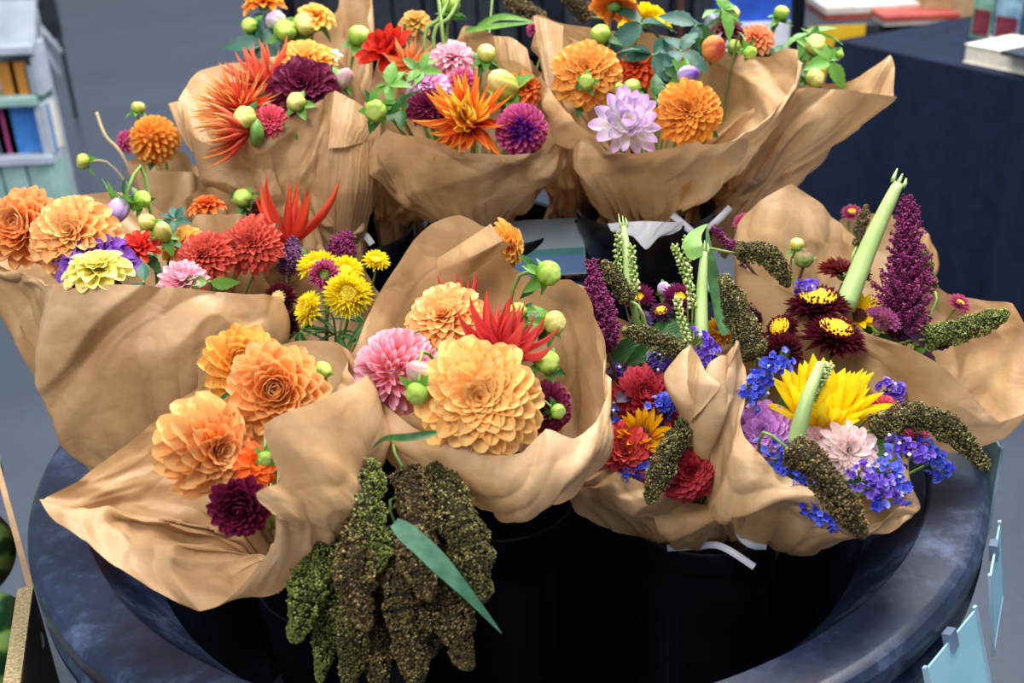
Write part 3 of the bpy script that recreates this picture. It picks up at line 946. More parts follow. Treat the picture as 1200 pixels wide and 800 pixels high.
def melon_material():
    m, nt, bs, out = new_mat('watermelon_skin')
    tc = nd(nt, 'ShaderNodeTexCoord')
    no = nd(nt, 'ShaderNodeTexNoise'); no.inputs['Scale'].default_value = 22; no.inputs['Detail'].default_value = 5
    nt.links.new(tc.outputs['Object'], no.inputs['Vector'])
    sp = nd(nt, 'ShaderNodeSeparateXYZ'); nt.links.new(tc.outputs['Object'], sp.inputs['Vector'])
    at = nd(nt, 'ShaderNodeMath', operation='ARCTAN2'); nt.links.new(sp.outputs['Y'], at.inputs[0]); nt.links.new(sp.outputs['X'], at.inputs[1])
    mu = nd(nt, 'ShaderNodeMath', operation='MULTIPLY_ADD'); mu.inputs[1].default_value = 9
    nt.links.new(at.outputs['Value'], mu.inputs[0])
    m2 = nd(nt, 'ShaderNodeMath', operation='MULTIPLY'); m2.inputs[1].default_value = 5; nt.links.new(no.outputs['Fac'], m2.inputs[0])
    nt.links.new(m2.outputs['Value'], mu.inputs[2])
    si = nd(nt, 'ShaderNodeMath', operation='SINE'); nt.links.new(mu.outputs['Value'], si.inputs[0])
    r = ramp(nt, [(.15, '163a1e'), (.45, '27552a'), (.62, '648c44'), (.8, '86a858')])
    mr = nd(nt, 'ShaderNodeMapRange'); mr.inputs['From Min'].default_value = -1
    nt.links.new(si.outputs['Value'], mr.inputs['Value']); nt.links.new(mr.outputs['Result'], r.inputs['Fac'])
    nt.links.new(r.outputs['Color'], bs.inputs['Base Color']); bs.inputs['Roughness'].default_value = .35
    return m
M_MELON = melon_material()
def melon(label, c, r, tilt, seed):
    n, m = 40, 24
    V = np.array([(r * math.sin(j / (m - 1) * math.pi) * math.cos(i / n * 6.2832), r * math.sin(j / (m - 1) * math.pi) * math.sin(i / n * 6.2832), -1.12 * r * math.cos(j / (m - 1) * math.pi))
                  for j in range(m) for i in range(n)])
    R_ = rot('x', tilt) @ rot('z', seed * 1.3)
    o = root('watermelon', label, 'watermelon', c, R_, 'watermelons in the bin')[0]
    obj('rind', mesh('rind', V, grid_faces(n, m, True)), M_MELON, o)
    v, f = tube_data(np.array([[0, 0, 1.10 * r], [0, .004, 1.16 * r], [.004, .012, 1.22 * r]]), .004, 6)
    obj('stem', mesh('stem', v, f), M_STEMT, o)
mc = H(-30, 768, .53); melon('large striped watermelon nearest the corrugated bin edge', mc, .085, 1.2, 1)
mc = H(-44, 648, .51); melon('smaller striped watermelon half lost in the shade of the bin', mc, .075, .9, 2)
mc = H(-62, 560, .53); melon('dark green striped watermelon at the far end of the bin', mc, .085, 1.4, 3)
mc = H(-60, 800, .42); melon('striped watermelon underneath the others at the bottom of the bin', (mc[0] - .1, mc[1], .35), .12, 1.4, 4)

# ---------------------------------------------------------------- navy table and what stands on it
M_NAVY = noise_mat('navy_cloth', '0c1628', '14203a', 18, .85, .2, bump=.3)
q0, q1, q2 = H(982, 47, .76), H(1290, 112, .76), H(1130, 27, .76)
ex = (q1 - q0) / np.linalg.norm(q1 - q0); ey = (q2 - q0); wy_ = np.linalg.norm(ey); ey = ey / wy_
LX = np.linalg.norm(q1 - q0) + .5
tb = root('clothed_table', 'table under a floor-length navy cloth with soft vertical folds', 'table', (q0[0], q0[1], 0))[0]
o3 = np.array([q0[0], q0[1], 0])
top_v, f = box_data((0, 0, .735), (LX, .75, .76))
def tbl(p):
    p = np.asarray(p, float); n_ = np.array([-ex[1], ex[0], 0])
    return np.outer(p[:, 0], ex) + np.outer(p[:, 1], n_) + np.outer(p[:, 2], [0, 0, 1])
bevel(obj('table_top', mesh('table_top', tbl(top_v), f, smooth=False), M_NAVY, tb), .008)
n_ = 150; zz = np.linspace(.757, .02, 24)
G = np.zeros((24, n_, 3))
xs = np.concatenate([np.linspace(-.0, LX, 110), np.full(0, 0)])
per = np.concatenate([np.stack([np.linspace(LX, 0, 110), np.zeros(110)], 1), np.stack([np.zeros(40), np.linspace(.0, .75, 40)], 1)])
nrm = np.concatenate([np.tile([0, -1.0], (105, 1)), np.stack([-np.sin(np.linspace(0, math.pi / 2, 10)), -np.cos(np.linspace(0, math.pi / 2, 10))], 1), np.tile([-1.0, 0], (35, 1))])
arc = np.concatenate([np.linspace(LX, 0, 110), -np.linspace(0, .75, 40)])
for j, z in enumerate(zz):
    dpt = (.757 - z) / .737
    wv = .010 + dpt * (.022 + .018 * np.sin(arc * 19 + 1.2 * np.sin(arc * 7)) + .010 * np.sin(arc * 43 + 1) + .10 * np.exp(-(arc / .16) ** 2))
    G[j, :, :2] = per + nrm * wv[:, None]; G[j, :, 2] = z
obj('cloth', mesh('cloth', tbl(G.reshape(-1, 3)), grid_faces(n_, 24)), M_NAVY, tb)

M_BOOKW = noise_mat('book_pages', 'd8d0bc', 'e8e2d0', 60, .7)
def slab(name, label, cat, corner, xd, lx, ly, lz, mat, group=None, parts=()):
    """block with its near corner at a world point, long side along xd"""
    xd = np.array([xd[0], xd[1], 0], float); xd /= np.linalg.norm(xd)
    R_ = np.stack([xd, np.array([-xd[1], xd[0], 0]), np.array([0, 0, 1.0])], 1)
    o = root(name, label, cat, corner, R_, group)[0]
    for nm, lo, hi, mt in ((('body', (0, 0, 0), (lx, ly, lz), mat),) if not parts else parts):
        box(nm, lo, hi, mt, o, .0015)
    return o
M_COV1 = noise_mat('cover_cream', 'e4dccb', 'f0eadd', 20, .4)
M_COV2 = noise_mat('cover_dark', '23262e', '343a44', 20, .4)
M_GREENC = noise_mat('cover_green_scene', '3c7a5a', '88b0a0', 22, .4)
M_BLUEC = noise_mat('cover_blue_scene', '3a6a8c', '9cc0d0', 22, .4)
M_REDC = noise_mat('brochure_maroon', '5a2030', '8a3c44', 22, .5)
bp = H(1128, 73, .76)
slab('book', 'thick paperback lying flat with cream page edges on the navy table', 'book', bp, ex, .30, .20, .055, None, None,
     (('pages', (.003, .003, .004), (.297, .197, .05), M_BOOKW), ('cover', (0, 0, .05), (.30, .20, .054), M_COV1), ('back_cover', (0, 0, 0), (.30, .20, .004), M_COV1)))
bp2 = H(1172, 62, .82)
slab('book', 'dark covered book lying on the thick paperback', 'book', (bp2[0], bp2[1], .8145), ex, .16, .14, .012, M_COV2)
bp = H(1133, 43, .76)
slab('brochure', 'standing brochure with a green landscape cover behind the paperback', 'brochure', bp + ex * .01, ex, .075, .03, .20, None, None,
     (('cover', (0, 0, .0), (.075, .004, .20), M_GREENC), ('picture', (.006, -.001, .01), (.069, .001, .09), M_REDC), ('back', (0, .004, 0), (.075, .03, .01), M_COV1)))
slab('brochure', 'standing brochure with a blue and maroon cover behind the paperback', 'brochure', bp + ex * .095, ex, .09, .03, .20, None, None,
     (('cover', (0, 0, .0), (.09, .004, .20), M_BLUEC), ('picture', (.006, -.001, .01), (.084, .001, .08), M_REDC), ('back', (0, .004, 0), (.09, .03, .01), M_COV1)))

# second stall behind: low table of flat boxes
M_DARKT = noise_mat('dark_table', '20242c', '2c323c', 10, .7)
M_REDB = noise_mat('red_lid', '9c3c34', 'b4564a', 10, .5)
M_PALEB = noise_mat('pale_lid', 'b8b0a8', 'd0cac2', 14, .5)
M_YEL = noise_mat('yellow_sheet', 'd8a818', 'e8bc2c', 10, .6)
s0 = H(962, 33, .72)
st = root('box_stall_table', 'low dark table behind the navy one carrying flat boxes', 'table', (s0[0], s0[1], 0))[0]
box('table_top', (-.05, 0.02, .68), (1.3, .9, .72), M_DARKT, st)
for x, y in ((0, .06), (1.25, .06), (0, .85), (1.25, .85)):
    box('leg', (x - .02, y - .02, 0), (x + .02, y + .02, .68), M_DARKT, st)
def flat_box(label, px, py, h, lx, ly, lz, mtop, mside):
    c_ = H(px, py, h)
    o = root('flat_box', label, 'box', (c_[0], c_[1], h), None, 'flat boxes on the low table')[0]
    box('base', (0, 0, 0), (lx, ly, lz * .45), mside, o)
    box('lid', (-.004, -.004, lz * .45), (lx + .004, ly + .004, lz), mtop, o)
flat_box('flat box with red base and pale lid above the yellow sheet', 968, 24, .72, .36, .28, .045, M_PALEB, M_REDB)
flat_box('flat box with red lid beside the cardboard carton', 1036, 31, .72, .26, .26, .035, M_REDB, M_PALEB)
slab('carton', 'tan cardboard carton standing behind the flat boxes', 'box', H(1080, 22, .72), (1, -.1), .22, .22, .16, M_CARD)
ys = H(962, 52, .62)
yo = root('yellow_sheet', 'bright yellow sheet hanging from the low table edge', 'sign', (s0[0], s0[1] + .012, .5))[0]
box('sheet', (-.04, -.006, 0), (.16, -.002, .225), M_YEL, yo, 0)

# ---------------------------------------------------------------- book stall at the back: dark cloth, crates and books
M_DKCLOTH = noise_mat('black_cloth', '10131c', '1c2230', 14, .9, .2)
M_BLUE = noise_mat('blue_cover', '1c3f9c', '2c58c0', 14, .45)
M_RED = noise_mat('red_cover', 'a02430', 'c03c44', 14, .45)
M_WHT = noise_mat('white_cover', 'b8bcc8', 'd8dce4', 14, .5)
M_GRY = noise_mat('grey_cover', '3c4250', '565e70', 14, .5)
b0 = P(330, 20, 5.4); b1 = P(905, 20, 5.0)
o4 = root('bookcase', 'dark open-fronted bookcase across the back of the stall', 'bookcase', (b0[0], b0[1], 0))[0]
bxd = np.array([b1[0] - b0[0], b1[1] - b0[1], 0]); BL = np.linalg.norm(bxd)
ang = math.atan2(bxd[1], bxd[0]); o4.rotation_euler = (0, 0, ang)
box('back_panel', (0, .28, 0), (BL, .30, 1.7), M_DKCLOTH, o4)
for z in (.02, .42, .82, 1.22, 1.66):
    box('shelf', (0, 0, z), (BL, .28, z + .03), M_DKCLOTH, o4)
for x in (0, BL / 3, 2 * BL / 3, BL - .03):
    box('upright', (x, 0, 0), (x + .03, .28, 1.7), M_DKCLOTH, o4)
rg = np.random.default_rng(4)
bm_ = [M_GRY, M_DKCLOTH, M_BLUE, M_RED, M_COV2, M_COV2, M_DKCLOTH, M_DKCLOTH, M_COV2]
x = .05; k = 0; RZ = rot('z', ang)
bcol = {id(M_GRY): 'grey', id(M_DKCLOTH): 'black', id(M_BLUE): 'blue', id(M_RED): 'red', id(M_WHT): 'white', id(M_COV2): 'charcoal'}
for row, z in enumerate((.45,)):
    x = .05
    while x < BL - .16:
        w_ = rg.uniform(.06, .13); hh = rg.uniform(.24, .33)
        mt = bm_[rg.integers(0, len(bm_))] if rg.uniform() < .8 else M_COV2
        if abs((x % (BL / 3))) < .05: x += .05
        p_ = RZ @ np.array([x, .05, 0]) + np.array([b0[0], b0[1], z])
        o = root('book', '%s book standing in the dark bookcase at the back' % bcol[id(mt)], 'book', p_, RZ, '%s books in the dark bookcase' % bcol[id(mt)])[0]
        box('cover', (0, 0, 0), (w_, .16, hh), mt, o, 0)
        box('pages', (.006, .01, .006), (w_ - .006, .165, hh - .006), M_BOOKW, o, 0)
        x += w_ + rg.uniform(.004, .03)
sp_ = P(934, 30, 3.45)
po = root('stall_pole', 'black upright pole beside the yellow sheet', 'pole', (sp_[0], sp_[1], 0))[0]
v, f = tube_data(np.array([[0, 0, 0], [0, 0, 2.3]]), .021, 10); obj('shaft', mesh('shaft', v, f), M_BLACK, po)
v, f = lathe([(.001, .02), (.09, .012), (.09, 0), (.001, 0)], 20); obj('foot', mesh('foot', v, f), M_BLACK, po)
pc = P(800, 10, 4.4)
po = root('easel_post', 'thin brown wooden post behind the tall green leaves', 'pole', (pc[0], pc[1], 0))[0]
v, f = tube_data(np.array([[0, 0, 0], [-.02, 0, 1.9]]), .014, 8); obj('shaft', mesh('shaft', v, f), noise_mat('brown_wood', '4a2c1c', '6a4430', 20, .6), po)
tx = P(884, 20, 3.8)
slab('storage_tub', 'blue lidded storage tub on a white carton behind the far bouquet', 'box', (tx[0] - .10, tx[1], .80), (1, 0), .22, .20, .20, None, None,
     (('body', (0, 0, 0), (.22, .20, .16), M_BLUE), ('lid', (-.006, -.006, .16), (.226, .206, .19), M_BLUE)))
slab('carton', 'white carton under the blue storage tub', 'box', (tx[0] - .12, tx[1] - .02, 0), (1, 0), .26, .26, .80, M_WHT)

# ---------------------------------------------------------------- painted shelf stand, far left of the hall
M_MINT = noise_mat('mint_paint', '7fa8a0', 'a4c4bc', 12, .6)
M_PALE = noise_mat('pale_paint', '9ca4b0', 'b8c0cc', 10, .6)
M_ORG = noise_mat('orange_spine', 'c07828', 'd08c3c', 10, .5)
M_MAG = noise_mat('magenta_spine', 'a03468', 'b84c80', 10, .5)
M_SKY = noise_mat('sky_blue_cover', '2c70c0', '4c90d8', 14, .5)
e0 = H(86, 300, 0.0)
sh = root('painted_shelf_stand', 'pale mint painted stepped shelf stand at the hall edge', 'shelf', (e0[0], e0[1], 0))[0]
def hz(px, py):                       # height and x offset of a pixel in the upright plane of the stand
    d = ray(px, py); p = CAM + d * (e0[1] / d[1]); return p[0] - e0[0], p[2]
(x1, z1), (x2, z2), (x3, z3) = hz(64, 190), hz(45, 122), hz(40, 62)
W_ = 1.0
for xx, z, mt in ((x1, z1, M_PALE), (x2, z2, M_MINT), (x3, z3, M_PALE)):
    box('shelf', (-W_, -.03, z), (xx, .12, z + .03), mt, sh, .004)
for k in range(10):
    box('slat', (x1 - .10 - k * .095, -.012, .0), (x1 - .012 - k * .095, .008, z1 - .002), M_MINT, sh, .006)
box('side_panel', (x1 - .025, 0, 0), (x1, .12, z1), M_MINT, sh); box('side_panel', (x2 - .02, .0, z1 + .03), (x2 + .015, .12, z2), M_PALE, sh); box('side_panel', (x3 - .02, .0, z2 + .03), (x3, .12, z3), M_PALE, sh)
box('back_panel', (-W_, .11, 0), (x3, .12, z3 + .45), M_PALE, sh)
vv, ff = box_data((-W_, 0, 0), (x3, .02, .40))
obj('display_board', mesh('display_board', np.array(vv) @ rot('x', -.6).T + np.array([0, .02, z3 + .03]), ff, smooth=False), M_PALE, sh)
bx0 = np.array([e0[0], e0[1], 0])
def sbook(label, p0, p1, mat, y=.03):
    (xa, za), (xb, zb) = hz(*p0), hz(*p1)
    zs = z1 if za < z2 else z2
    o = root('book', label, 'book', bx0 + [xa, y, zs + .031], None, 'books on the painted stand')[0]
    h = zb - zs - .031
    box('cover', (0, 0, 0), (xb - xa, .012, h), mat, o, 0); box('pages', (.003, .012, .004), (xb - xa - .003, .075, h - .004), M_BOOKW, o, 0)
sbook('sky blue book facing out on the painted stand', (8, 170), (52, 124), M_SKY)
sbook('magenta book beside the sky blue one', (-4, 170), (6, 128), M_MAG)
sbook('grey book at the end of the magenta one', (-30, 170), (-6, 130), M_GRY)
sbook('orange spined book on the middle board nearer the pale carton', (13, 108), (25, 74), M_ORG)
sbook('orange spined book next to another orange one further from the carton', (-2, 108), (11, 75), M_ORG)
xa, _z = hz(30, 108)
slab('pale_carton', 'pale bluish carton at the end of the middle board', 'box', bx0 + [xa, .03, z2 + .031], (1, 0), .05, .07, z3 - z2 - .08, M_PALE)
mg = root('magazine', 'pale magazine leaning on the sloping top board', 'magazine', bx0 + [-.55, .0, z3 + .035], rot('x', -.6))[0]
box('cover', (0, -.016, .0), (.26, -.004, .30), M_WHT, mg)
ch = H(66, 140, 0.0)
ea = root('folding_chair', 'folded dark chair with pale metal legs leaning behind the painted stand', 'chair', (ch[0], ch[1], 0))[0]
M_METAL = noise_mat('pale_metal', 'a8aebc', 'c4cad6', 12, .35)
def cz(px, py, k=0.0):
    d = ray(px, py); return (CAM + d * ((ch[1] + k) / d[1])) - np.array([ch[0], ch[1], 0])
for p, q in (((72, 62), (40, 22)), ((70, 88), (42, 40)), ((66, 134), (50, 60)), ((64, 134), (58, 90))):
    v, f = tube_data(np.array([cz(*p), cz(*q, .03)]), .013, 8); obj('leg', mesh('leg', v, f), M_METAL, ea)
a_, b_ = cz(40, 48), cz(60, -10)
box('seat', (a_[0], .02, a_[2]), (b_[0], .05, b_[2]), M_COV2, ea, .01)
for xx in (a_[0] + .02, b_[0] - .03):
    box('leg', (xx, .03, 0), (xx + .02, .05, a_[2] + .05), M_COV2, ea, .002)

# ---------------------------------------------------------------- picture card seen between the buckets
cc = P(636, 288, 1.78)
M_PICT = noise_mat('card_grey_sky', '6f7c86', '8a959c', 6, .5)
M_PICTG = noise_mat('card_green_band', '1c5a5a', '2c7470', 10, .5)
M_PICTB = noise_mat('card_blue_band', '32507c', '466896', 10, .5)
nrm_c = cdir(0, .35, 1); Rc = np.stack([np.cross([0, 0, 1], nrm_c) / np.linalg.norm(np.cross([0, 0, 1], nrm_c)), np.zeros(3), nrm_c], 1); Rc[:, 1] = np.cross(Rc[:, 2], Rc[:, 0])
pcard = root('picture_card', 'grey, green and blue picture card propped between the rear buckets', 'card', cc, Rc)[0]
box('board', (-.07, -.05, -.003), (.065, .045, 0), M_PICT, pcard, .001); box('green_band', (-.068, -.018, .0), (.063, -.006, .0006), M_PICTG, pcard, 0); box('blue_band', (-.068, -.048, 0), (.063, -.018, .0006), M_PICTB, pcard, 0)
# ================================================================ PAPER WRAPS
# each: label, depth, waist (px, py, dz, radius px), rim clockwise from the left
paper('brown paper wrap flared wide round the big apricot dahlia, tongue curled over at its back', 1.27, (588, 540, .13, 46),
      [(408, 436, 0, 416, 490, .01), (421, 395, .03), (440, 352, .08), (470, 300, .12), (505, 263, .15), (540, 251, .16), (572, 268, .15), (598, 312, .14),
       (635, 330, .13), (668, 328, .11), (690, 352, .07), (706, 395, .02), (716, 442, -.02, 706, 520, -.03), (700, 492, -.06, 684, 560, -.05),
       (672, 514, -.085, 664, 580, -.07), (640, 501, -.10, 640, 588, -.085), (612, 530, -.105, 608, 598, -.09), (578, 533, -.115, 572, 600, -.09),
       (530, 517, -.11, 525, 578, -.08), (480, 495, -.08, 474, 550, -.06), (440, 468, -.04, 440, 525, -.03)], amp=.0045, seed=1, neck=.01,
      sheets=[[[(512, 303, .135), (542, 284, .115), (575, 262, .11)], [(513, 318, .12), (550, 302, .09), (590, 282, .085)], [(514, 350, .12), (552, 322, .11), (600, 285, .115)]]])
paper('brown paper wrap sprawling over the tub rim with its pointed corner', 1.19, (318, 620, .08, 40),
      [(42, 590, -.03), (95, 560, .0), (150, 520, .05), (188, 484, .09), (222, 462, .12), (262, 438, .15), (310, 410, .16), (352, 399, .16), (396, 402, .13),
       (428, 440, .02, 436, 520, .02), (378, 468, -.06, 432, 545, -.01), (308, 502, -.095, 424, 575, -.04), (330, 560, -.105, 408, 600, -.05), (300, 578, -.12, 392, 618, -.055),
       (324, 603, -.12, 372, 636, -.055), (320, 642, -.11, 348, 664, -.055), (276, 694, -.10, 312, 690, -.05), (235, 716, -.09, 262, 672, -.05), (180, 690, -.085, 230, 655, -.03),
       (135, 665, -.08, 200, 640, -.02), (100, 630, -.065, 175, 620, -.01), (60, 605, -.05, 160, 600, .0)], amp=.0085, seed=2)
paper('brown paper wrap with a broad plain front below the yellow and pink dahlias', 1.46, (190, 560, .04, 70),
      [(-30, 300, .02, 10, 370, .0), (5, 265, .08), (60, 235, .14), (140, 225, .17), (205, 255, .17), (262, 290, .15), (300, 318, .10), (322, 350, .04, 322, 440, .02),
       (310, 346, -.03, 300, 440, -.03), (268, 342, -.07, 250, 440, -.06), (225, 337, -.09, 215, 440, -.08), (180, 335, -.10, 165, 445, -.09), (130, 333, -.105, 104, 462, -.085), (84, 338, -.10, 46, 470, -.08),
       (66, 336, -.065, 66, 410, -.04), (45, 324, -.05, 62, 375, -.03), (0, 312, -.03, 40, 360, -.01)], amp=.007, seed=3)
paper('brown paper wrap spilling coral dahlias and blue statice over the front bucket', 1.38, (806, 618, .18, 34),
      [(664, 400, .03), (668, 335, .08), (692, 338, .11), (722, 372, .12), (780, 395, .13), (832, 405, .10), (858, 470, .05, 862, 560, .04), (858, 545, .0, 862, 600, .01), (858, 590, -.03, 845, 618, -.01),
       (800, 582, -.06, 792, 634, -.03), (750, 568, -.07, 758, 624, -.04), (712, 552, -.06, 715, 608, -.04), (682, 543, -.045, 676, 585, -.03), (672, 480, -.0, 668, 540, .0)], amp=.0075, seed=4)
paper('brown paper wrap with two pointed corner folds round the sunflower bouquet', 1.33, (890, 612, .22, 34),
      [(809, 404, -.02, 800, 490, .02), (828, 437, -.05, 818, 530, .0), (845, 418, -.05, 830, 560, -.01), (857, 402, -.035, 836, 575, -.01), (872, 428, -.045, 842, 590, -.02), (868, 470, -.07, 846, 600, -.03), (874, 512, -.085, 850, 610, -.045),
       (905, 545, -.10, 880, 615, -.06), (950, 572, -.11, 925, 622, -.07), (985, 592, -.115, 965, 632, -.08), (1005, 612, -.115, 1003, 636, -.08), (1045, 600, -.09, 1036, 622, -.06), (1064, 570, -.06, 1062, 612, -.04), (1075, 520, -.01),
       (1062, 455, .06), (1010, 415, .11), (950, 402, .13), (900, 402, .13), (862, 408, .10), (832, 412, .04)][::-1], amp=.0075, seed=5,
      sheets=[[[(809, 404, -.03), (820, 420, -.06), (829, 440, -.068)], [(796, 447, -.035), (818, 449, -.075), (844, 452, -.08)], [(808, 498, -.05), (812, 490, -.072), (822, 480, -.08)]]])
paper('pale brown paper wrap spread flat beside the navy table round the tall amaranth', 1.50, (1010, 520, .06, 46),
      [(872, 312, .0, 890, 420, .02), (868, 262, .08), (890, 235, .12), (926, 216, .15), (958, 236, .16), (985, 264, .17), (1012, 284, .16), (1060, 310, .15), (1110, 345, .13), (1150, 352, .10),
       (1190, 358, .06), (1212, 400, .02), (1204, 468, -.02), (1165, 488, -.04), (1128, 458, -.065, 1100, 494, -.05), (1100, 428, -.075, 1072, 484, -.055), (1060, 405, -.075, 1040, 462, -.055), (1015, 388, -.07, 1005, 440, -.05), (982, 366, -.055, 970, 430, -.03), (945, 352, -.035, 930, 440, -.01)], amp=.008, seed=6)
paper('small tan paper wrap with a pink strawflower behind the pale corn stalk', 1.76, (1030, 400, .03, 26),
      [(980, 285, 0), (982, 258, .05), (1012, 250, .07), (1058, 254, .07), (1090, 275, .05), (1102, 310, .0), (1085, 335, -.03), (1040, 330, -.05), (1000, 320, -.04)], amp=.005, seed=7, nu=90, nv=24)
paper('brown paper wrap standing tall with a folded front ridge round the flame cactus dahlias', 1.74, (385, 284, .03, 48),
      [(222, 160, -.02, 262, 232, .0), (216, 112, .04), (240, 78, .10), (290, 74, .14), (345, 64, .15), (398, 72, .13), (428, 100, .07), (434, 130, .0, 440, 220, .0), (412, 150, -.06, 425, 235, -.03),
       (392, 108, -.05, 398, 235, -.05), (378, 116, -.075, 372, 230, -.05), (340, 139, -.085, 345, 225, -.05), (290, 163, -.095, 318, 232, -.05), (250, 171, -.07, 290, 225, -.03)], amp=.0095, seed=8,
      sheets=[[[(197, 121, .03), (215, 120, .03), (240, 150, .02)], [(215, 165, .01), (232, 165, .0), (262, 190, .0)], [(238, 190, .0), (256, 200, .0), (300, 235, .01)]],
              [[(392, 106, -.068), (412, 116, -.066), (433, 131, -.03)], [(388, 140, -.088), (410, 146, -.085), (436, 150, -.045)], [(384, 174, -.098), (405, 172, -.094), (428, 166, -.058)]],
              [[(387, 170, -.086), (412, 168, -.080), (437, 162, -.04)], [(386, 225, -.080), (412, 226, -.078), (438, 222, -.04)], [(392, 282, -.02), (410, 284, -.018), (428, 280, .0)]]])
paper('brown paper wrap rising behind the flame dahlias with a tall narrow back', 1.95, (400, 215, .02, 32),
      [(300, 75, -.04, 345, 140, -.02), (318, 60, .02), (360, 46, .05), (395, 12, .08), (398, -25, .09), (430, -30, .07), (432, 40, .03, 432, 120, .0), (415, 95, -.05), (380, 92, -.06), (335, 92, -.06)], amp=.005, seed=9, nu=110, nv=30)
paper('brown paper wrap cupped round the magenta ball dahlia and orange cactus dahlias', 1.70, (555, 242, .12, 54),
      [(432, 178, -.02, 446, 215, .01), (428, 120, .05), (440, 62, .11), (470, 24, .14), (512, 60, .13), (545, 30, .15), (585, 48, .12), (618, 70, .08), (648, 104, .03), (666, 152, -.03, 655, 205, .0),
       (640, 174, -.07, 640, 215, -.02), (600, 182, -.095, 598, 222, -.03), (548, 178, -.10, 550, 225, -.035), (510, 166, -.095, 512, 220, -.03), (475, 158, -.09, 482, 212, -.02), (452, 152, -.06, 458, 205, .0)], amp=.0095, seed=10, neck=.03,
      sheets=[[[(578, 42, .04), (600, 44, .03), (618, 58, .03)], [(585, 70, .03), (606, 72, .015), (624, 85, .02)], [(600, 96, .03), (612, 98, .03), (630, 112, .03)]]])
paper('brown paper wrap round the white lilac dahlia and two orange ones at the back', 1.66, (765, 232, .16, 54),
      [(648, 108, .0, 662, 175, .02), (628, 62, .06), (626, 18, .12), (665, 28, .14), (720, 36, .16), (800, 45, .17), (880, 66, .13), (940, 66, .05, 905, 150, .02), (928, 104, -.01, 892, 165, .0),
       (892, 140, -.05, 858, 185, .0), (850, 164, -.08, 822, 208, -.02), (795, 172, -.105, 788, 220, -.01), (745, 178, -.11, 748, 222, -.01), (705, 166, -.10, 715, 213, -.015), (672, 138, -.06, 684, 200, -.03)], amp=.0095, seed=11, neck=.02,
      sheets=[[[(625, 18, .05), (640, 22, .045), (660, 30, .07)], [(632, 60, .03), (645, 64, .02), (660, 70, .04)], [(640, 104, .02), (652, 108, .015), (665, 120, .02)]]])
paper('brown paper wrap leaning out towards the navy table with a long pointed corner', 1.80, (842, 240, .06, 40),
      [(820, 170, .0), (835, 120, .06), (880, 92, .09), (930, 98, .09), (990, 96, .06), (1046, 70, .02, 960, 180, .01), (1044, 108, -.02, 940, 200, -.02), (1000, 108, -.055, 915, 205, -.045), (950, 106, -.065, 890, 200, -.05), (905, 112, -.06, 860, 200, -.04), (855, 145, -.04)], amp=.009, seed=12)
paper('small brown paper wrap round one orange dahlia and thin bare stems', 1.86, (205, 320, .03, 34),
      [(138, 205, .0, 160, 262, .01), (150, 188, .05), (190, 172, .07), (228, 182, .05), (244, 212, .0, 236, 268, .0), (222, 202, -.04, 222, 268, -.03), (190, 200, -.05, 195, 268, -.035), (155, 206, -.03, 172, 266, -.02)], amp=.0095, seed=13, nu=110, nv=30)
paper('pale paper wrap half hidden behind the coral dahlias, red cactus petals sticking out', 1.64, (300, 390, .03, 42),
      [(222, 262, .0), (224, 226, .05), (262, 218, .08), (320, 225, .10), (372, 250, .06), (385, 300, .0), (345, 312, -.04), (292, 252, -.045, 300, 320, -.03), (265, 250, -.05, 275, 320, -.03), (240, 252, -.04)], amp=.0095, seed=14, nu=110, nv=30)
paper('brown paper wrap holding the strawflower bunch low behind the apricot bouquet', 1.52, (385, 470, .04, 36),
      [(322, 410, .0), (320, 350, .06), (360, 320, .09), (420, 310, .09), (452, 350, .05), (446, 400, .0), (420, 415, -.02), (370, 415, -.02)], amp=.005, seed=15, nu=90, nv=24)

paper('crumpled brown paper wrap in the gap between the magenta and lilac bouquets', 1.88, (688, 275, .03, 36),
      [(628, 175, .0, 642, 240, .0), (640, 140, .03), (690, 125, .05), (735, 145, .03), (745, 190, .0, 735, 245, .0), (715, 180, -.03, 708, 238, -.02), (685, 172, -.04, 685, 238, -.03), (650, 176, -.03, 660, 238, -.02)], amp=.011, seed=16, nu=120, nv=36)
paper('narrow brown paper wrap in the dark gap beside the folded ridge wrap', 1.90, (466, 262, .03, 28),
      [(428, 170, .0, 436, 225, .0), (440, 140, .03), (480, 135, .04), (505, 160, .0, 500, 220, .0), (485, 175, -.03, 484, 230, -.02), (450, 178, -.03, 455, 230, -.02)], amp=.009, seed=17, nu=100, nv=34)

# ================================================================ FLOWERS
# bouquet frames: reference pixel row, depth, slope of the flower dome, foot of the stems
BQ = {'J': (430, 1.25, .5, (585, 560, 1.42)), 'I': (500, 1.19, .5, (318, 620, 1.28)), 'F': (290, 1.47, .5, (190, 540, 1.52)), 'H': (350, 1.50, .5, (385, 470, 1.56)),
      'G': (260, 1.65, .4, (300, 390, 1.68)), 'E': (160, 1.86, .3, (205, 310, 1.90)), 'A': (105, 1.74, .5, (390, 280, 1.79)), 'Z': (30, 1.96, .4, (400, 205, 1.98)), 'B': (115, 1.70, .5, (545, 262, 1.78)),
      'C': (110, 1.66, .5, (762, 262, 1.82)), 'D': (60, 1.82, .4, (835, 255, 1.85)), 'L': (470, 1.38, .5, (806, 640, 1.54)), 'M': (500, 1.33, .5, (884, 640, 1.53)), 'N': (370, 1.52, .5, (1010, 515, 1.58)), 'O': (270, 1.78, .3, (1030, 390, 1.80))}
def at(b, px, py, dz=0.0):
    r, z, k, ft = BQ[b]
    zz = z * (1 - k * (py - r) / F_PX * 1.2) + dz
    return P(px, py, zz), zz
def foot(b): return P(*BQ[b][3])
_sd = [0]
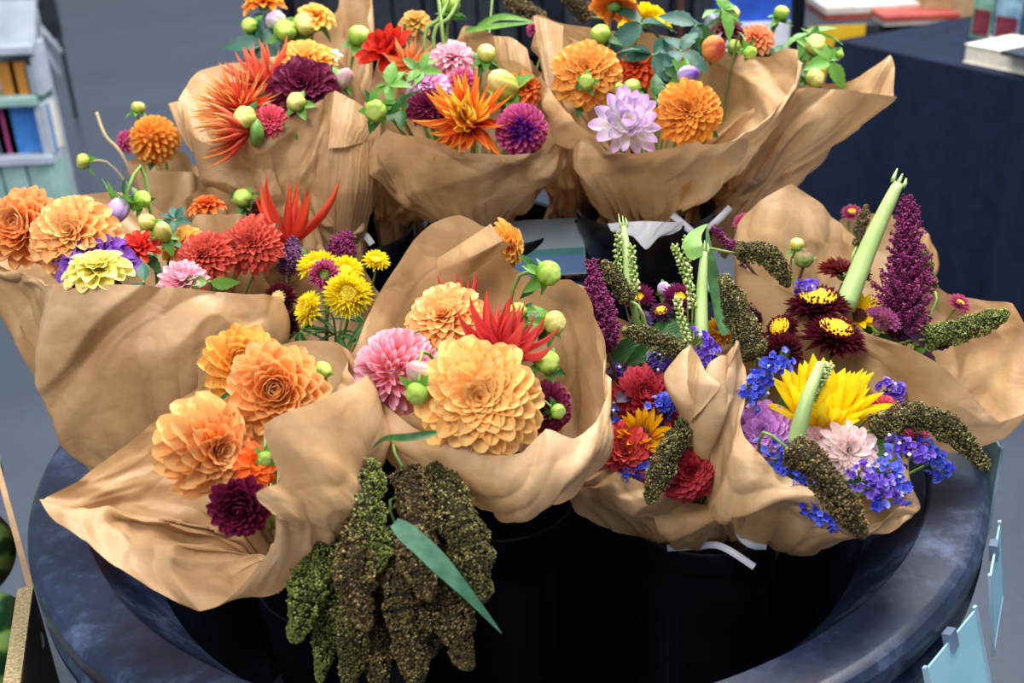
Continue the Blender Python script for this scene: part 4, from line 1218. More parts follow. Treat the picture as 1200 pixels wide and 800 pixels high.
def FL(b, name, cat, label, px, py, rpx, face, style, mat, dz=0.0, **kw):
    _sd[0] += 1
    p, z = at(b, px, py, dz)
    return flower(name, label, cat, p, cdir(*face), rpx * z / F_PX, style, mat, base=foot(b), seed=_sd[0], **kw)
def BD(b, label, px, py, rpx, face, mat=None, kind='round', dz=0.0, **kw):
    _sd[0] += 1
    p, z = at(b, px, py, dz)
    return bud(label, p, cdir(*face), rpx * z / F_PX, mat, kind, base=foot(b), seed=_sd[0], **kw)
def DA(b, label, *a, **kw): return FL(b, 'dahlia', 'dahlia', label, *a, **kw)
def SF(b, label, *a, **kw): return FL(b, 'strawflower', 'strawflower', label, *a, **kw)

APR = petal_mat('f0a030', 'f8b650', 'fdce80')
PEA = petal_mat('f09434', 'f8ac50', 'fdcc88')
YOR = petal_mat('f2a034', 'fab84c', 'fdd070')
ORG = petal_mat('e07a1c', 'ee9230', 'f6a648')
ORR = petal_mat('e0601c', 'ea742c', 'f09048')
PNK = petal_mat('f0786c', 'f49cac', 'fbcad6')
PNL = petal_mat('f4a0b0', 'f8b4c8', 'fcd4dc')
RED = petal_mat('a81c24', 'd03838', 'e05848')
REDB = petal_mat('b01c18', 'd42c20', 'e04430')
COR = petal_mat('a42838', 'd43e52', 'e46070')
CORO = petal_mat('a02824', 'cc4438', 'dc6450')
CRIM = petal_mat('7c1424', 'b4243c', 'd04458')
BUR = petal_mat('2c0614', '58102c', '7c1c44')
FLM = petal_mat('d8452c', 'e6603c', 'fad078')
FLO = petal_mat('d8481c', 'ea6c28', 'f09c38')
YFL = petal_mat('ec8420', 'f4b030', 'fce060')
MAG = petal_mat('8c1c50', 'b83c78', 'd4689c')
MGR = petal_mat('a02860', 'c44880', 'dc7ca4')
PUR = petal_mat('983ca8', 'c664cc', 'dea0e4')
VIO = petal_mat('4c1c80', '7438a8', '9058c0')
YEL = petal_mat('e8d048', 'f2e468', 'f8f09c')
LIL = petal_mat('f4ecc0', 'f6f0f4', 'd8ace4')
LPK = petal_mat('e890c8', 'f0b0dc', 'f8d0ec')
CRM = petal_mat('f0d0b0', 'f8e4d8', 'f8dcdc')
SUN = petal_mat('f4c800', 'fddc0c', 'ffea2c')
STY = petal_mat('e8c408', 'f4dc18', 'fcec40')
STB = petal_mat('28060c', '4c0c1c', '6c1c30')
STP = petal_mat('4c1038', '7c1c50', 'a03c78')
EYE = grain_mat('b8a818', 'dcc428', 'f0dc50'); EYEG = grain_mat('88882c', 'b4a840', 'd8b858'); EYEO = grain_mat('c06818', 'd88828', 'eca848')
SEYE = grain_mat('e89c08', 'f4bc10', 'fcd830'); SEYW = grain_mat('f0b818', 'f8dc80', 'fff4d8')

# ---- the big centre bouquet
DA('J', 'large fully open apricot dahlia with yellow eye, biggest bloom of all', 562, 468, 68, (.02, .12, 1), 'decor', APR, n=112, W=.30, disc=EYE, disc_r=.10, dz=-.055, leaves=0, flat=.7, e1=-14)
DA('J', 'pink ball dahlia of narrow petals resting beside the largest apricot one', 464, 436, 50, (-.15, -.05, 1), 'ball', PNK, n=130, petal='quill', W=.23, dz=-.01, leaves=2, e1=115)
DA('J', 'peach dahlia tilted upward behind the red twisted petals', 522, 376, 46, (-.2, .45, .9), 'decor', PEA, n=90, W=.30, disc=EYEO, disc_r=.14, dz=.02, leaves=2)
DA('J', 'red cactus dahlia with long twisted petals above the largest apricot bloom', 590, 416, 76, (.25, .9, .3), 'cactus', RED, n=22, petal='spike', W=.3, dz=-.005, leaves=0, e1=8)
DA('J', 'red dahlia with curled claw petals against the inner back paper', 542, 368, 56, (-.12, .95, .25), 'cactus', RED, n=8, petal='spike', W=.2, dz=.05, leaves=0, e1=35)
DA('J', 'orange peach dahlia seen side-on behind the curled paper tongue', 594, 288, 29, (.9, .1, .25), 'decor', YOR, n=60, W=.30, dz=.20, leaves=1)
DA('J', 'dark burgundy dahlia in the shade below the small green buds', 643, 476, 30, (.4, .1, .8), 'decor', BUR, n=60, W=.3, dz=.02, leaves=2, split=False)
BD('J', 'largest plump green dahlia bud, topmost beside the inner paper', 643, 320, 15, (.6, .15, .6), dz=.02, leaves=3)
BD('J', 'yellow-green dahlia bud just below the largest green one', 650, 378, 14, (.7, .2, .7), M_BUDY, dz=.0, leaves=2)
BD('J', 'round green dahlia bud with a dark speck near the wrap edge', 642, 424, 14, (.3, .25, 1), M_BUDG, dz=-.01, leaves=2)
BD('J', 'small striped green bud between red petals and the largest bud', 607, 365, 11, (-.1, .4, 1), M_BUDG, dz=.02, leaves=2)
BD('J', 'half-open pale bud with whitish pink petals over the pink dahlia', 491, 436, 15, (-.45, .35, .7), M_BUDPK, 'long', dz=-.065, leaves=2)
BD('J', 'flat green bud facing down between the pink and apricot dahlias', 489, 461, 14, (-.1, -.7, .7), M_BUDG, dz=-.075, leaves=1)
BD('J', 'tiny dark green bud low against the inside of the wrap', 654, 482, 9, (.5, -.2, .8), M_BUDG, dz=-.02, leaves=0, sep_mat=M_LEAF)
blade('long green grass blade lying across the front edge of the wrap', [(512, 507, 1.12), (480, 512, 1.11), (450, 514, 1.13), (434, 528, 1.16)], .004, M_LEAF, name='grass_blade')
# ---- the sprawling front bouquet
DA('I', 'yellow orange dahlia, upper one of the trio in the sprawling wrap', 286, 428, 46, (.35, .25, .9), 'decor', YOR, n=84, W=.34, petal='point', disc=EYEG, disc_r=.12, dz=.02, leaves=1)
DA('I', 'wide peach orange dahlia overlapping the yellow orange one', 323, 458, 57, (.15, .12, 1), 'decor', PEA, n=92, W=.32, petal='point', dz=-.02, leaves=2, flat=.8)
DA('I', 'deep peach dahlia seen three-quarter, hanging lowest of the orange trio', 246, 524, 60, (.72, -.1, .6), 'decor', petal_mat('ee8430', 'f6a048', 'fcc47c'), n=100, W=.34, dz=-.03, leaves=0, e1=-35)
DA('I', 'small orange red dahlia half hidden by the folded paper flap', 300, 545, 28, (.3, .3, .9), 'loose', petal_mat('f8c030', 'f0782c', 'ec6424'), n=22, W=.5, dz=-.03, leaves=0)
DA('I', 'burgundy dahlia tucked at the lowest point of the sprawling wrap', 281, 594, 35, (.1, -.25, 1), 'decor', BUR, n=70, W=.32, petal='point', dz=-.03, leaves=0)
BD('I', 'green bud with pointed sepals pressed to the folded paper flap', 311, 537, 9, (.2, -.5, .9), dz=-.075, leaves=1, leaf_len=1.6)
BD('I', 'pale green bud behind the widest peach orange dahlia', 378, 434, 11, (.6, .5, .6), dz=.03, leaves=1)
BD('I', 'small leafy green bud on the open paper beside the lowest dahlia', 203, 497, 9, (-.7, .1, .6), dz=.0, leaves=2, sep_mat=M_LEAF)
# ---- bouquet with the plain paper front
DA('F', 'orange dahlia at the frame edge, first of the pair on the plain wrap', 28, 267, 47, (-.15, .2, 1), 'decor', petal_mat('ee8a38', 'f8a856', 'fcc484'), n=84, W=.32, petal='point', disc=EYEO, disc_r=.1, dz=-.01, leaves=2)
DA('F', 'broad orange dahlia just above the lemon yellow one on the plain wrap', 87, 277, 49, (.05, .22, 1), 'decor', petal_mat('f09438', 'f9ae52', 'fdca84'), n=92, W=.30, disc=EYEO, disc_r=.1, dz=-.035, leaves=2)
DA('F', 'purple dahlia peeping out between orange and yellow blooms', 112, 306, 46, (.1, .6, .7), 'decor', VIO, n=44, W=.42, dz=-.02, leaves=2)
DA('F', 'lemon yellow dahlia resting on the paper edge', 114, 318, 38, (.0, .8, .55), 'decor', YEL, n=56, W=.38, disc=EYEO, disc_r=.12, dz=-.07, leaves=0, flat=.5)
DA('F', 'small scarlet dahlia behind the violet striped bud', 165, 292, 24, (-.1, .5, .8), 'loose', REDB, n=30, W=.36, dz=.0, leaves=2, split=False)
DA('F', 'yellow orange dahlia in shade behind the coral pair', 216, 288, 27, (-.1, .5, .8), 'decor', YOR, n=60, W=.3, dz=.05, leaves=2, split=False)
DA('F', 'coral red dahlia, lower of the pair above the plain paper front', 240, 302, 33, (-.1, .35, 1), 'decor', CORO, n=100, W=.24, dz=.02, leaves=1, disc=EYEO, disc_r=.06)
DA('F', 'coral red dahlia with green eye, higher of the coral pair', 296, 287, 33, (.05, .15, 1), 'decor', CORO, n=104, W=.22, dz=.04, leaves=2, disc=EYEG, disc_r=.1)
DA('F', 'light pink dahlia lying along the top edge of the plain paper', 214, 328, 28, (.1, .65, .7), 'decor', PNL, n=50, W=.3, petal='point', dz=-.05, leaves=0)
BD('F', 'violet and white striped opening bud nodding on a bent stem', 138, 246, 15, (-.3, -.75, .5), M_BUDV, 'long', dz=.0, leaves=4, sep_mat=M_LEAF2)
BD('F', 'green bud beside the violet striped one', 167, 233, 10, (.8, .3, .5), dz=.0, leaves=1)
BD('F', 'yellow green bud facing up behind the scarlet dahlia', 172, 260, 10, (-.2, .6, .7), M_BUDY, dz=.0, leaves=0)
BD('F', 'half-open cream green bud beside the yellow green one', 191, 272, 12, (.1, .5, .8), M_BUDY, 'long', dz=-.01, leaves=1)
leafy('cluster of small dark green leaves over the coral dahlias', at('F', 205, 258, .02)[0], cdir(.1, .6, .7), .024, 6, M_LEAF3, foot('F'), 1)
leafy('single broad leaf beside the light pink dahlia on the paper edge', at('F', 168, 330, -.05)[0], cdir(.2, .5, .8), .036, 2, M_LEAF3, foot('F'), 2, lo=0, hi=15)
leafy('green leaf between the pink dahlia and the paper corner', at('F', 245, 330, -.05)[0], cdir(.2, .3, .9), .032, 2, M_LEAF2, foot('F'), 3, lo=0, hi=15)
# ---- strawflower bunch
SF('H', 'large bright yellow strawflower at the front of the bunch', 408, 345, 31, (.05, .25, 1), 'straw', STY, n=150, petal='bract', W=.18, split=False, disc=EYE, disc_r=.30, dz=-.03, leaves=0)
SF('H', 'yellow strawflower seen from the side with tan under-bracts', 363, 362, 24, (-.75, .25, .6), 'straw', STY, n=110, petal='bract', W=.2, split=False, disc=EYE, disc_r=.34, dz=-.03, leaves=0, mat2=None)
SF('H', 'yellow strawflower with magenta underside tilted up', 372, 313, 28, (-.1, .8, .5), 'straw', STY, n=110, petal='bract', W=.2, split=False, disc=EYE, disc_r=.34, dz=-.0, leaves=0)
SF('H', 'magenta strawflower beneath the tilted yellow one', 380, 322, 22, (.1, .2, 1), 'straw', MGR, n=80, petal='bract', W=.2, split=False, dz=-.015, leaves=0)
SF('H', 'small yellow strawflower nearest the apricot bouquet wrap', 441, 306, 18, (.2, .7, .6), 'straw', STY, n=90, petal='bract', W=.22, split=False, disc=EYE, disc_r=.32, dz=.02, leaves=0)
SF('H', 'yellow strawflower half behind the largest yellow one', 405, 318, 24, (.1, .6, .7), 'straw', STY, n=100, petal='bract', W=.2, split=False, disc=EYE, disc_r=.32, dz=.02, leaves=0)
SF('H', 'burgundy strawflower with cream and yellow centre', 328, 350, 23, (-.15, .25, 1), 'straw', STB, n=120, petal='bract', W=.2, split=False, disc=SEYW, disc_r=.42, disc_h=.14, dz=-.01, leaves=0)
SF('H', 'dark burgundy strawflower below the cream centred one', 336, 378, 19, (-.2, .0, 1), 'straw', STB, n=90, petal='bract', W=.2, split=False, dz=.02, leaves=0)
amaranth('violet amaranth tuft above the cream centred strawflower', (345, 282, 1.56), (335, 320, 1.54), 44, foot('H'), 1, grain_mat('3c1c3c', '5c3058', '84507c', 'a47c9c', rough=.7))
amaranth('plum amaranth tuft behind the yellow strawflowers', (408, 274, 1.58), (392, 308, 1.56), 48, foot('H'), 2)
for k, (x, y, a, lb) in enumerate(((352, 388, -.4, 'narrow green leaves under the side-on yellow strawflower'), (395, 392, 0, 'narrow green leaves under the largest yellow strawflower'), (428, 380, .4, 'narrow green leaves beside the apricot bouquet wrap edge'))):
    leafy(lb, at('H', x, y, .02)[0], cdir(a, .8, .5), .05, 8, M_LEAF, foot('H'), 20 + k, kind='blade', lo=-40, hi=50)
# ---- bouquet behind with red claws
DA('G', 'orange dahlia face up above the pale paper', 243, 243, 21, (-.1, .85, .4), 'decor', ORR, n=50, W=.28, dz=-.02, leaves=1, split=False)
DA('G', 'red claw-petalled dahlia standing behind the coral pair', 338, 288, 88, (.1, 1, .15), 'cactus', petal_mat('b8281c', 'd03c24', 'e0582c'), n=10, petal='spike', W=.2, dz=-.05, leaves=0, e1=38)
DA('G', 'dark maroon and yellow dahlia in the shade behind the coral pair', 305, 248, 18, (0, .8, .5), 'decor', petal_mat('e09020', '581018', '38080f'), n=40, W=.3, dz=.0, leaves=1, split=False)
BD('G', 'green bud with dark leaves behind the higher coral dahlia', 284, 232, 11, (-.1, .4, .9), dz=-.02, leaves=3)
# ---- lone orange dahlia bouquet
DA('E', 'orange ball dahlia alone at the hall side of the display', 180, 162, 29, (-.1, .35, 1), 'ball', petal_mat('e8882c', 'f4a43c', 'f8bc5c'), n=110, petal='quill', W=.25, dz=-.02, leaves=2, split=False)
DA('E', 'small magenta dahlia half hidden by the lone orange one', 149, 165, 14, (-.6, .2, .7), 'ball', MGR, n=60, petal='quill', W=.28, dz=.02, leaves=0, split=False)
BD('E', 'small yellowish bud above the lone orange dahlia', 162, 126, 8, (.1, .9, .3), M_BUDY, dz=.02)
BD('E', 'cream green bud sticking out alone over the hall floor', 97, 189, 9, (-.9, .1, .4), M_BUDY, dz=.0, stem_mat=M_STEMT)
o, inv = root('bare_stem', 'thin bare flower stem curving up with no bloom', 'stem', P(148, 190, 1.86))
tube('stem', catmull([P(113, 132, 1.87), P(124, 160, 1.86), P(148, 190, 1.86), foot('E')], 16), .0028, M_STEMT, o, inv)
# ---- flame cactus bouquet at the back
DA('A', 'flame red cactus dahlia with yellow tips, fullest of the flame ones', 282, 128, 56, (-.35, .35, .9), 'cactus', FLM, n=120, petal='spike', W=.12, dz=-.01, leaves=1)
DA('A', 'salmon red cactus dahlia rising above the fullest flame one', 310, 100, 60, (-.3, .85, .35), 'cactus', petal_mat('d04030', 'e46048', 'ee8c68'), n=26, petal='spike', W=.26, dz=.03, leaves=2)
DA('A', 'flame dahlia pointing sideways over the low paper edge', 292, 155, 62, (-.97, -.1, .3), 'cactus', petal_mat('c83828', 'dc5438', 'f0b868'), n=30, petal='spike', W=.17, dz=-.05, leaves=0, e1=40)
DA('A', 'yellow orange dahlia half hidden behind the burgundy one', 357, 76, 36, (-.05, .55, .8), 'decor', YOR, n=80, W=.3, dz=.02, leaves=1)
DA('A', 'large burgundy dahlia beside the folded paper ridge', 356, 104, 39, (.05, .25, 1), 'decor', BUR, n=90, W=.32, dz=-.035, leaves=1)
DA('A', 'small coral dahlia under the burgundy one', 317, 142, 20, (.1, .1, 1), 'decor', COR, n=50, W=.28, dz=-.05, leaves=0, split=False)
DA('A', 'white dahlia sliver behind the yellow orange one', 391, 66, 11, (.2, .7, .6), 'loose', petal_mat('e8e8e0', 'fafaf4'), n=14, W=.5, dz=.02, leaves=0, split=False)
BD('A', 'yellow green bud with brown bracts before the flame dahlia', 287, 137, 13, (-.3, .2, 1), M_BUDY, dz=-.075, leaves=1, sep_mat=M_LEAF)
BD('A', 'cream green bud in front of the burgundy dahlia', 347, 119, 11, (-.2, .3, 1), M_BUDY, dz=-.085, leaves=0)
BD('A', 'white green half-open bud between burgundy dahlia and paper fold', 403, 92, 12, (.5, .4, .8), M_BUDPK, 'long', dz=-.02, leaves=2)
BD('A', 'green bud on a tall bent stem against the rear paper', 421, 42, 13, (.3, .7, .6), M_BUDG, dz=.06)
# ---- bouquet with tall narrow paper back
DA('Z', 'orange dahlia at the very top above three round buds', 309, 6, 24, (-.1, .9, .3), 'decor', ORG, n=60, W=.3, dz=.02, leaves=2, split=False)
DA('Z', 'light orange dahlia against the narrow paper back', 370, 21, 23, (.2, .75, .6), 'decor', YOR, n=46, W=.32, dz=.0, leaves=2, split=False)
BD('Z', 'small green bud at the outer side of the round bud group', 292, 30, 9, (-.3, .1, 1), dz=-.01, leaves=2)
BD('Z', 'lilac tinted bud behind the round yellow green one', 323, 24, 12, (-.4, .6, .6), M_BUDP, dz=.0)
BD('Z', 'round yellow green bud at the centre of the bud group', 334, 36, 13, (.1, .3, 1), M_BUDG, dz=-.02, leaves=2)
BD('Z', 'striped pale green bud touching the light orange dahlia', 357, 28, 13, (.2, .2, 1), M_BUDY, dz=-.01, leaves=1)
leafy('broad bluish green leaves below the round bud group', at('Z', 308, 52)[0], cdir(-.1, .2, 1), .06, 5, M_LEAF3, foot('Z'), 4)
# ---- magenta ball dahlia bouquet
DA('B', 'magenta pink ball dahlia with purple centre against the cupped paper', 611, 152, 31, (.0, -.2, 1), 'ball', MAG, n=110, petal='quill', W=.27, dz=-.05, leaves=0, mat2=petal_mat('401060', '6c2088', '9038a0'), frac2=.12)
DA('B', 'orange cactus dahlia with golden heart spilling over the paper', 550, 143, 56, (-.1, .35, 1), 'cactus', FLO, n=60, petal='spike', W=.28, dz=-.045, leaves=0, mat2=YFL, frac2=.45)
DA('B', 'burgundy dahlia beside the orange cactus one with golden heart', 500, 126, 23, (.0, .25, 1), 'decor', BUR, n=80, W=.22, dz=-.025, leaves=1, disc=EYEG, disc_r=.12)
DA('B', 'lilac pink dahlia behind the small burgundy one', 502, 104, 27, (-.1, .6, .8), 'decor', LPK, n=60, W=.25, dz=.0, leaves=1)
DA('B', 'soft pink dahlia before the pale paper triangle', 530, 72, 30, (.1, .6, .8), 'decor', PNL, n=90, W=.22, dz=.03, leaves=1)
DA('B', 'rose pink dahlia between soft pink and cactus blooms', 542, 95, 17, (.3, .3, .9), 'ball', MGR, n=60, petal='quill', W=.26, dz=.0, leaves=0, split=False)
DA('B', 'deep scarlet loose-petalled dahlia at the wrap corner', 452, 58, 34, (-.4, .5, .8), 'loose', REDB, n=24, W=.4, dz=.03, leaves=1, petal='point')
DA('B', 'pale orange cactus dahlia beside the scarlet loose one', 480, 76, 36, (.0, .6, .8), 'cactus', petal_mat('e07030', 'ee9050', 'f4b078'), n=26, petal='spike', W=.24, dz=.01, leaves=2)
DA('B', 'yellow dahlia above the soft pink one, rear of the bouquet', 487, 28, 20, (.0, .6, .8), 'decor', petal_mat('d8b838', 'e8cc58', 'f0b870'), n=40, W=.34, dz=.08, leaves=2, split=False)
DA('B', 'orange red dahlia under the yellow green opening bud', 618, 104, 22, (.5, .4, .8), 'decor', ORR, n=50, W=.26, dz=.01, leaves=2, split=False)
BD('B', 'large yellow green opening bud above the magenta ball', 590, 100, 19, (-.5, .3, .8), M_BUDY, 'long', dz=-.02, leaves=2)
BD('B', 'round green bud low at the paper corner beside the flame bouquet', 440, 130, 13, (-.1, -.3, 1), M_BUDG, dz=-.07, leaves=3, leaf_len=2.2)
BD('B', 'green bud on the arching stem before the soft pink dahlia', 570, 62, 11, (.2, .6, .8), M_BUDY, dz=-.01, leaves=4, leaf_len=2.2)
BD('B', 'nodding green bud at the very top with pale stems', 528, 6, 11, (.1, .9, .3), M_BUDG, dz=.06, leaves=3)
DA('B', 'small plum dahlia behind the cupped paper beside the orange bouquet', 632, 32, 15, (.0, .6, .6), 'ball', MAG, n=50, petal='quill', W=.3, dz=.09, leaves=0, split=False)
leafy('fresh green leaf cluster over the lilac pink dahlia', at('B', 493, 82, -.02)[0], cdir(0, .5, .8), .032, 6, M_LEAF2, foot('B'), 5)
leafy('small green leaves beside the low round bud', at('B', 455, 100, -.03)[0], cdir(-.1, .5, .8), .034, 6, M_LEAF2, foot('B'), 6)
leafy('dark green leaves under the lilac pink dahlia', at('B', 470, 128, -.01)[0], cdir(-.1, .4, .9), .04, 5, M_LEAF, foot('B'), 7)
for k, (a, b_, lb) in enumerate((((498, 60), (535, -20), 'pale green stem leaning up past the nodding bud'), ((508, 58), (548, -20), 'second pale green stem leaning beside the nodding bud'), ((520, 52), (512, -20), 'pale green stem crossing the others upright'))):
    o, inv = root('flower_stem', lb, 'stem', P(*a, 1.76), None)
    tube('stem', catmull([P(*b_, 1.80), P((a[0] + b_[0]) / 2, (a[1] + b_[1]) / 2, 1.77), P(*a, 1.76), foot('B')], 14), .0032, M_STEM, o, inv)
blade('upper long green blade crossing before the blurred millet', [(560, 30, 1.85), (585, 20, 1.83), (610, 22, 1.82), (640, 30, 1.82)], .006, M_LEAF2)
blade('lower long green blade crossing before the blurred millet', [(545, 36, 1.84), (575, 31, 1.82), (605, 28, 1.81), (632, 26, 1.81)], .005, M_LEAF2)
millet('blurred millet head lying behind the long green blades', [(596, 2, 1.95), (615, 12, 1.93), (640, 20, 1.92)], 11, foot('B'), M_MILLETB, 1)
millet('blurred millet head tipped up behind the plum dahlia', [(690, 20, 1.95), (675, 6, 1.94), (660, -10, 1.95)], 13, foot('B'), M_MILLETB, 2)
# ---- white lilac dahlia bouquet
DA('C', 'orange dahlia with a green bud before its face', 688, 86, 39, (-.05, .15, 1), 'decor', petal_mat('e48420', 'f09c38', 'f6b45c'), n=90, W=.28, disc=EYEO, disc_r=.14, dz=-.01, leaves=2)
DA('C', 'bright orange dahlia at the paper front beside the white lilac one', 806, 131, 37, (-.05, .0, 1), 'decor', petal_mat('e07818', 'ec902c', 'f4a848'), n=100, W=.24, disc=EYEO, disc_r=.2, dz=-.045, leaves=2, flat=.6)
DA('C', 'white dahlia with lilac tips and loose ragged petals', 734, 145, 42, (.05, .15, 1), 'loose', LIL, n=40, W=.34, dz=-.045, leaves=0, petal='point')
DA('C', 'orange dahlia on a tall dark stem seen from behind', 720, 6, 28, (.1, .8, -.3), 'decor', petal_mat('d86c18', 'ec8c2c', 'f09c3c'), n=70, W=.3, dz=.0, leaves=0, stem_mat=M_STEMD)
DA('C', 'red orange dahlia in the shade between the tall stems', 744, 80, 27, (.1, .4, .9), 'decor', petal_mat('b83018', 'd84c20', 'e86830'), n=60, W=.28, dz=.04, leaves=2, split=False)
DA('C', 'yellow dahlia sliver hidden behind the green leaves', 755, 24, 32, (.1, .9, .1), 'decor', petal_mat('e8c808', 'f8e020'), n=24, W=.3, dz=.12, leaves=0, split=False)
BD('C', 'green bud seen against the face of the orange dahlia', 687, 96, 9, (-.2, -.2, 1), M_BUDG, dz=-.05, leaves=1)
BD('C', 'green bud with pink blush on a bent dark stem', 704, 40, 12, (-.3, .6, .7), M_BUDG, dz=-.02, stem_mat=M_STEMD, leaves=0, sep_mat=M_LEAF)
BD('C', 'pale green bud pair member above the white lilac dahlia', 741, 102, 10, (-.2, .6, .7), M_BUDG, dz=-.03, leaves=1)
BD('C', 'narrow green bud beside its paler twin above the white dahlia', 727, 106, 8, (-.4, .6, .7), M_BUDG, 'long', dz=-.03)
BD('C', 'purple opening bud above the bright orange dahlia', 806, 88, 13, (.5, -.1, .9), M_BUDV, 'long', dz=-.02, leaves=1)
BD('C', 'red and yellow apple-like bud near the paper corner', 836, 57, 15, (.7, -.3, .7), M_BUDR, dz=-.0, leaves=1, sep_mat=M_LEAF)
for k, (x, y, L, n, mt, lb) in enumerate(((752, 28, .055, 4, M_LEAF3, 'broad bluish green leaves at the top of the tall stem'), (765, 64, .058, 5, M_LEAF3, 'broad green leaves over the red orange dahlia'), (798, 60, .05, 4, M_LEAF3, 'green leaves beside the purple opening bud'),
                                          (815, 30, .055, 4, M_LEAF3, 'bluish leaves at the brown post'), (846, 12, .04, 5, M_LEAF2, 'lime green leaves at the top beside the apricot dahlia'), (725, 112, .04, 4, M_LEAF, 'dark leaves tucked above the white lilac dahlia'), (770, 118, .04, 4, M_LEAF, 'dark leaves between white and bright orange dahlias'))):
    leafy(lb, at('C', x, y, .0)[0], cdir(.1, .5, .8), L, n, mt, foot('C'), 30 + k)
# ---- bouquet leaning toward the navy table
DA('D', 'dark burgundy dahlia behind the apple-like bud', 853, 38, 20, (.1, .7, .6), 'decor', BUR, n=60, W=.28, dz=-.02, leaves=1, split=False)
DA('D', 'apricot orange dahlia beside the dark burgundy one at the top', 886, 46, 21, (-.1, .5, .8), 'decor', petal_mat('e87434', 'f08c50', 'f4a878'), n=70, W=.26, dz=-.01, leaves=1, split=False)
BD('D', 'yellow round bud highest before the navy table', 956, 52, 12, (-.1, .2, 1), M_BUDY, dz=.0, leaves=3, leaf_len=2.5)
BD('D', 'yellow bud just over the paper edge before the navy table', 955, 92, 11, (.4, .1, .9), M_BUDY, dz=-.02, leaves=2, sep_mat=M_LEAF)
BD('D', 'small green bud on a tall stem beside the blue storage tub', 916, 15, 9, (.2, .7, .7), M_BUDG, dz=.02, leaves=3)
BD('D', 'pale bud touching the top of the paper by the apricot dahlia', 860, 54, 8, (-.2, .3, 1), M_BUDG, dz=-.03)
BD('D', 'yellow pink bud above the dark burgundy dahlia', 857, 16, 10, (.3, .4, .8), M_BUDY, dz=.0, leaves=2)
BD('D', 'nodding green bud on a curved stem before the brown paper', 879, 62, 8, (.2, -.6, .7), M_BUDG, dz=-.08, leaves=2)
BD('D', 'tiny green bud out beyond the highest yellow one', 984, 64, 5, (.7, .4, .6), M_BUDG, dz=.0, leaves=2)
leafy('fresh upright leaves behind the highest yellow bud', at('D', 950, 40, .02)[0], cdir(.1, .8, .5), .05, 5, M_LEAF2, foot('D'), 40)
leafy('hanging green leaves beside the lower yellow bud', at('D', 972, 72, .0)[0], cdir(.3, .2, .9), .045, 4, M_LEAF2, foot('D'), 41)
leafy('dark leaves along the paper top near the apricot dahlia', at('D', 908, 66, .0)[0], cdir(.1, .5, .8), .04, 5, M_LEAF, foot('D'), 42)
# ---- coral and blue bouquet
DA('L', 'coral red dahlia facing up, largest in the statice bouquet', 758, 466, 40, (.0, .4, .9), 'decor', COR, n=120, W=.22, petal='point', dz=-.01, leaves=1)
DA('L', 'coral red dahlia low at the paper edge beside purple leaf', 733, 532, 40, (-.15, .3, 1), 'decor', petal_mat('a02428', 'cc3c40', 'dc5450'), n=90, W=.28, dz=-.01, leaves=1)
DA('L', 'dark crimson dahlia facing the folded paper, beside the millet', 806, 551, 36, (.35, -.1, 1), 'decor', petal_mat('741020', 'a82030', 'c43c48'), n=100, W=.28, dz=-.03, leaves=1)
FL('L', 'sunflower', 'sunflower', 'small sunflower of golden petals between the coral dahlias', 752, 512, 38, (.1, .55, .8), 'ray', petal_mat('c88400', 'e8ac08', 'f4c020'), n=26, petal='ray', W=.26, dz=-.02, leaves=1, e0=60, e1=20, disc=grain_mat('2c1808', '50300c'), disc_r=.25)
SF('L', 'dark pink strawflower with orange eye, nearer the amaranth plume', 748, 352, 23, (-.1, .6, .8), 'straw', STP, n=90, petal='bract', W=.22, split=False, disc=SEYE, disc_r=.32, dz=.05, leaves=0, e0=80, e1=10, disc_z=.25)
SF('L', 'dark pink strawflower with orange eye beside the tall cut stalk', 795, 352, 24, (.1, .6, .8), 'straw', STP, n=90, petal='bract', W=.22, split=False, disc=SEYE, disc_r=.34, dz=.04, leaves=0, e0=80, e1=10, disc_z=.25)
SF('L', 'purple strawflower with a yellow centre below the dark pink two', 775, 366, 16, (-.2, .7, .6), 'straw', petal_mat('301030', '54244c', '7c4474'), n=80, petal='bract', W=.22, split=False, disc=SEYE, disc_r=.5, disc_h=.15, dz=.03, leaves=0)
SF('L', 'lilac and plum strawflower under the millet-side pink one', 752, 377, 16, (-.1, .5, .8), 'straw', petal_mat('40204c', '705088', 'a88cb8'), n=80, petal='bract', W=.22, split=False, dz=.04, leaves=0)
SF('L', 'dark plum strawflower seen side-on behind the green seed spikes', 795, 375, 18, (.1, .3, .9), 'straw', STB, n=80, petal='bract', W=.22, split=False, dz=.05, leaves=0)
SF('L', 'golden orange strawflower behind the upright millet', 845, 388, 22, (-.1, .6, .8), 'straw', petal_mat('d88818', 'eca828', 'f4c848'), n=100, petal='bract', W=.22, split=False, dz=.05, leaves=0)
BD('L', 'lilac white bud with green star sepals between the pink strawflowers', 778, 338, 8, (-.3, .3, .9), M_BUDP, dz=.06, leaves=2)
statice('deep blue statice sprig beside the purple leaf and wrap', [(712, 482), (716, 502)], 1.36, 16, foot('L'), M_ST_B, 1)
statice('bright blue statice sprig touching the largest coral dahlia', [(772, 480), (798, 470)], 1.34, 17, foot('L'), M_ST_B, 2)
statice('blue violet statice sprig at the front paper between dahlias', [(730, 556), (752, 548)], 1.32, 13, foot('L'), M_ST_B, 3)
statice('violet statice sprig standing inside the pointed corner folds', [(818, 400), (832, 420), (838, 438)], 1.33, 18, foot('L'), M_ST_V, 4)
statice('dark violet statice sprig under the reclining millet', [(765, 424), (785, 432)], 1.38, 14, foot('L'), M_ST_D, 5)
statice('blue statice tuft squeezed beside the dark crimson dahlia', [(838, 552), (846, 560)], 1.35, 11, foot('L'), M_ST_B, 6)
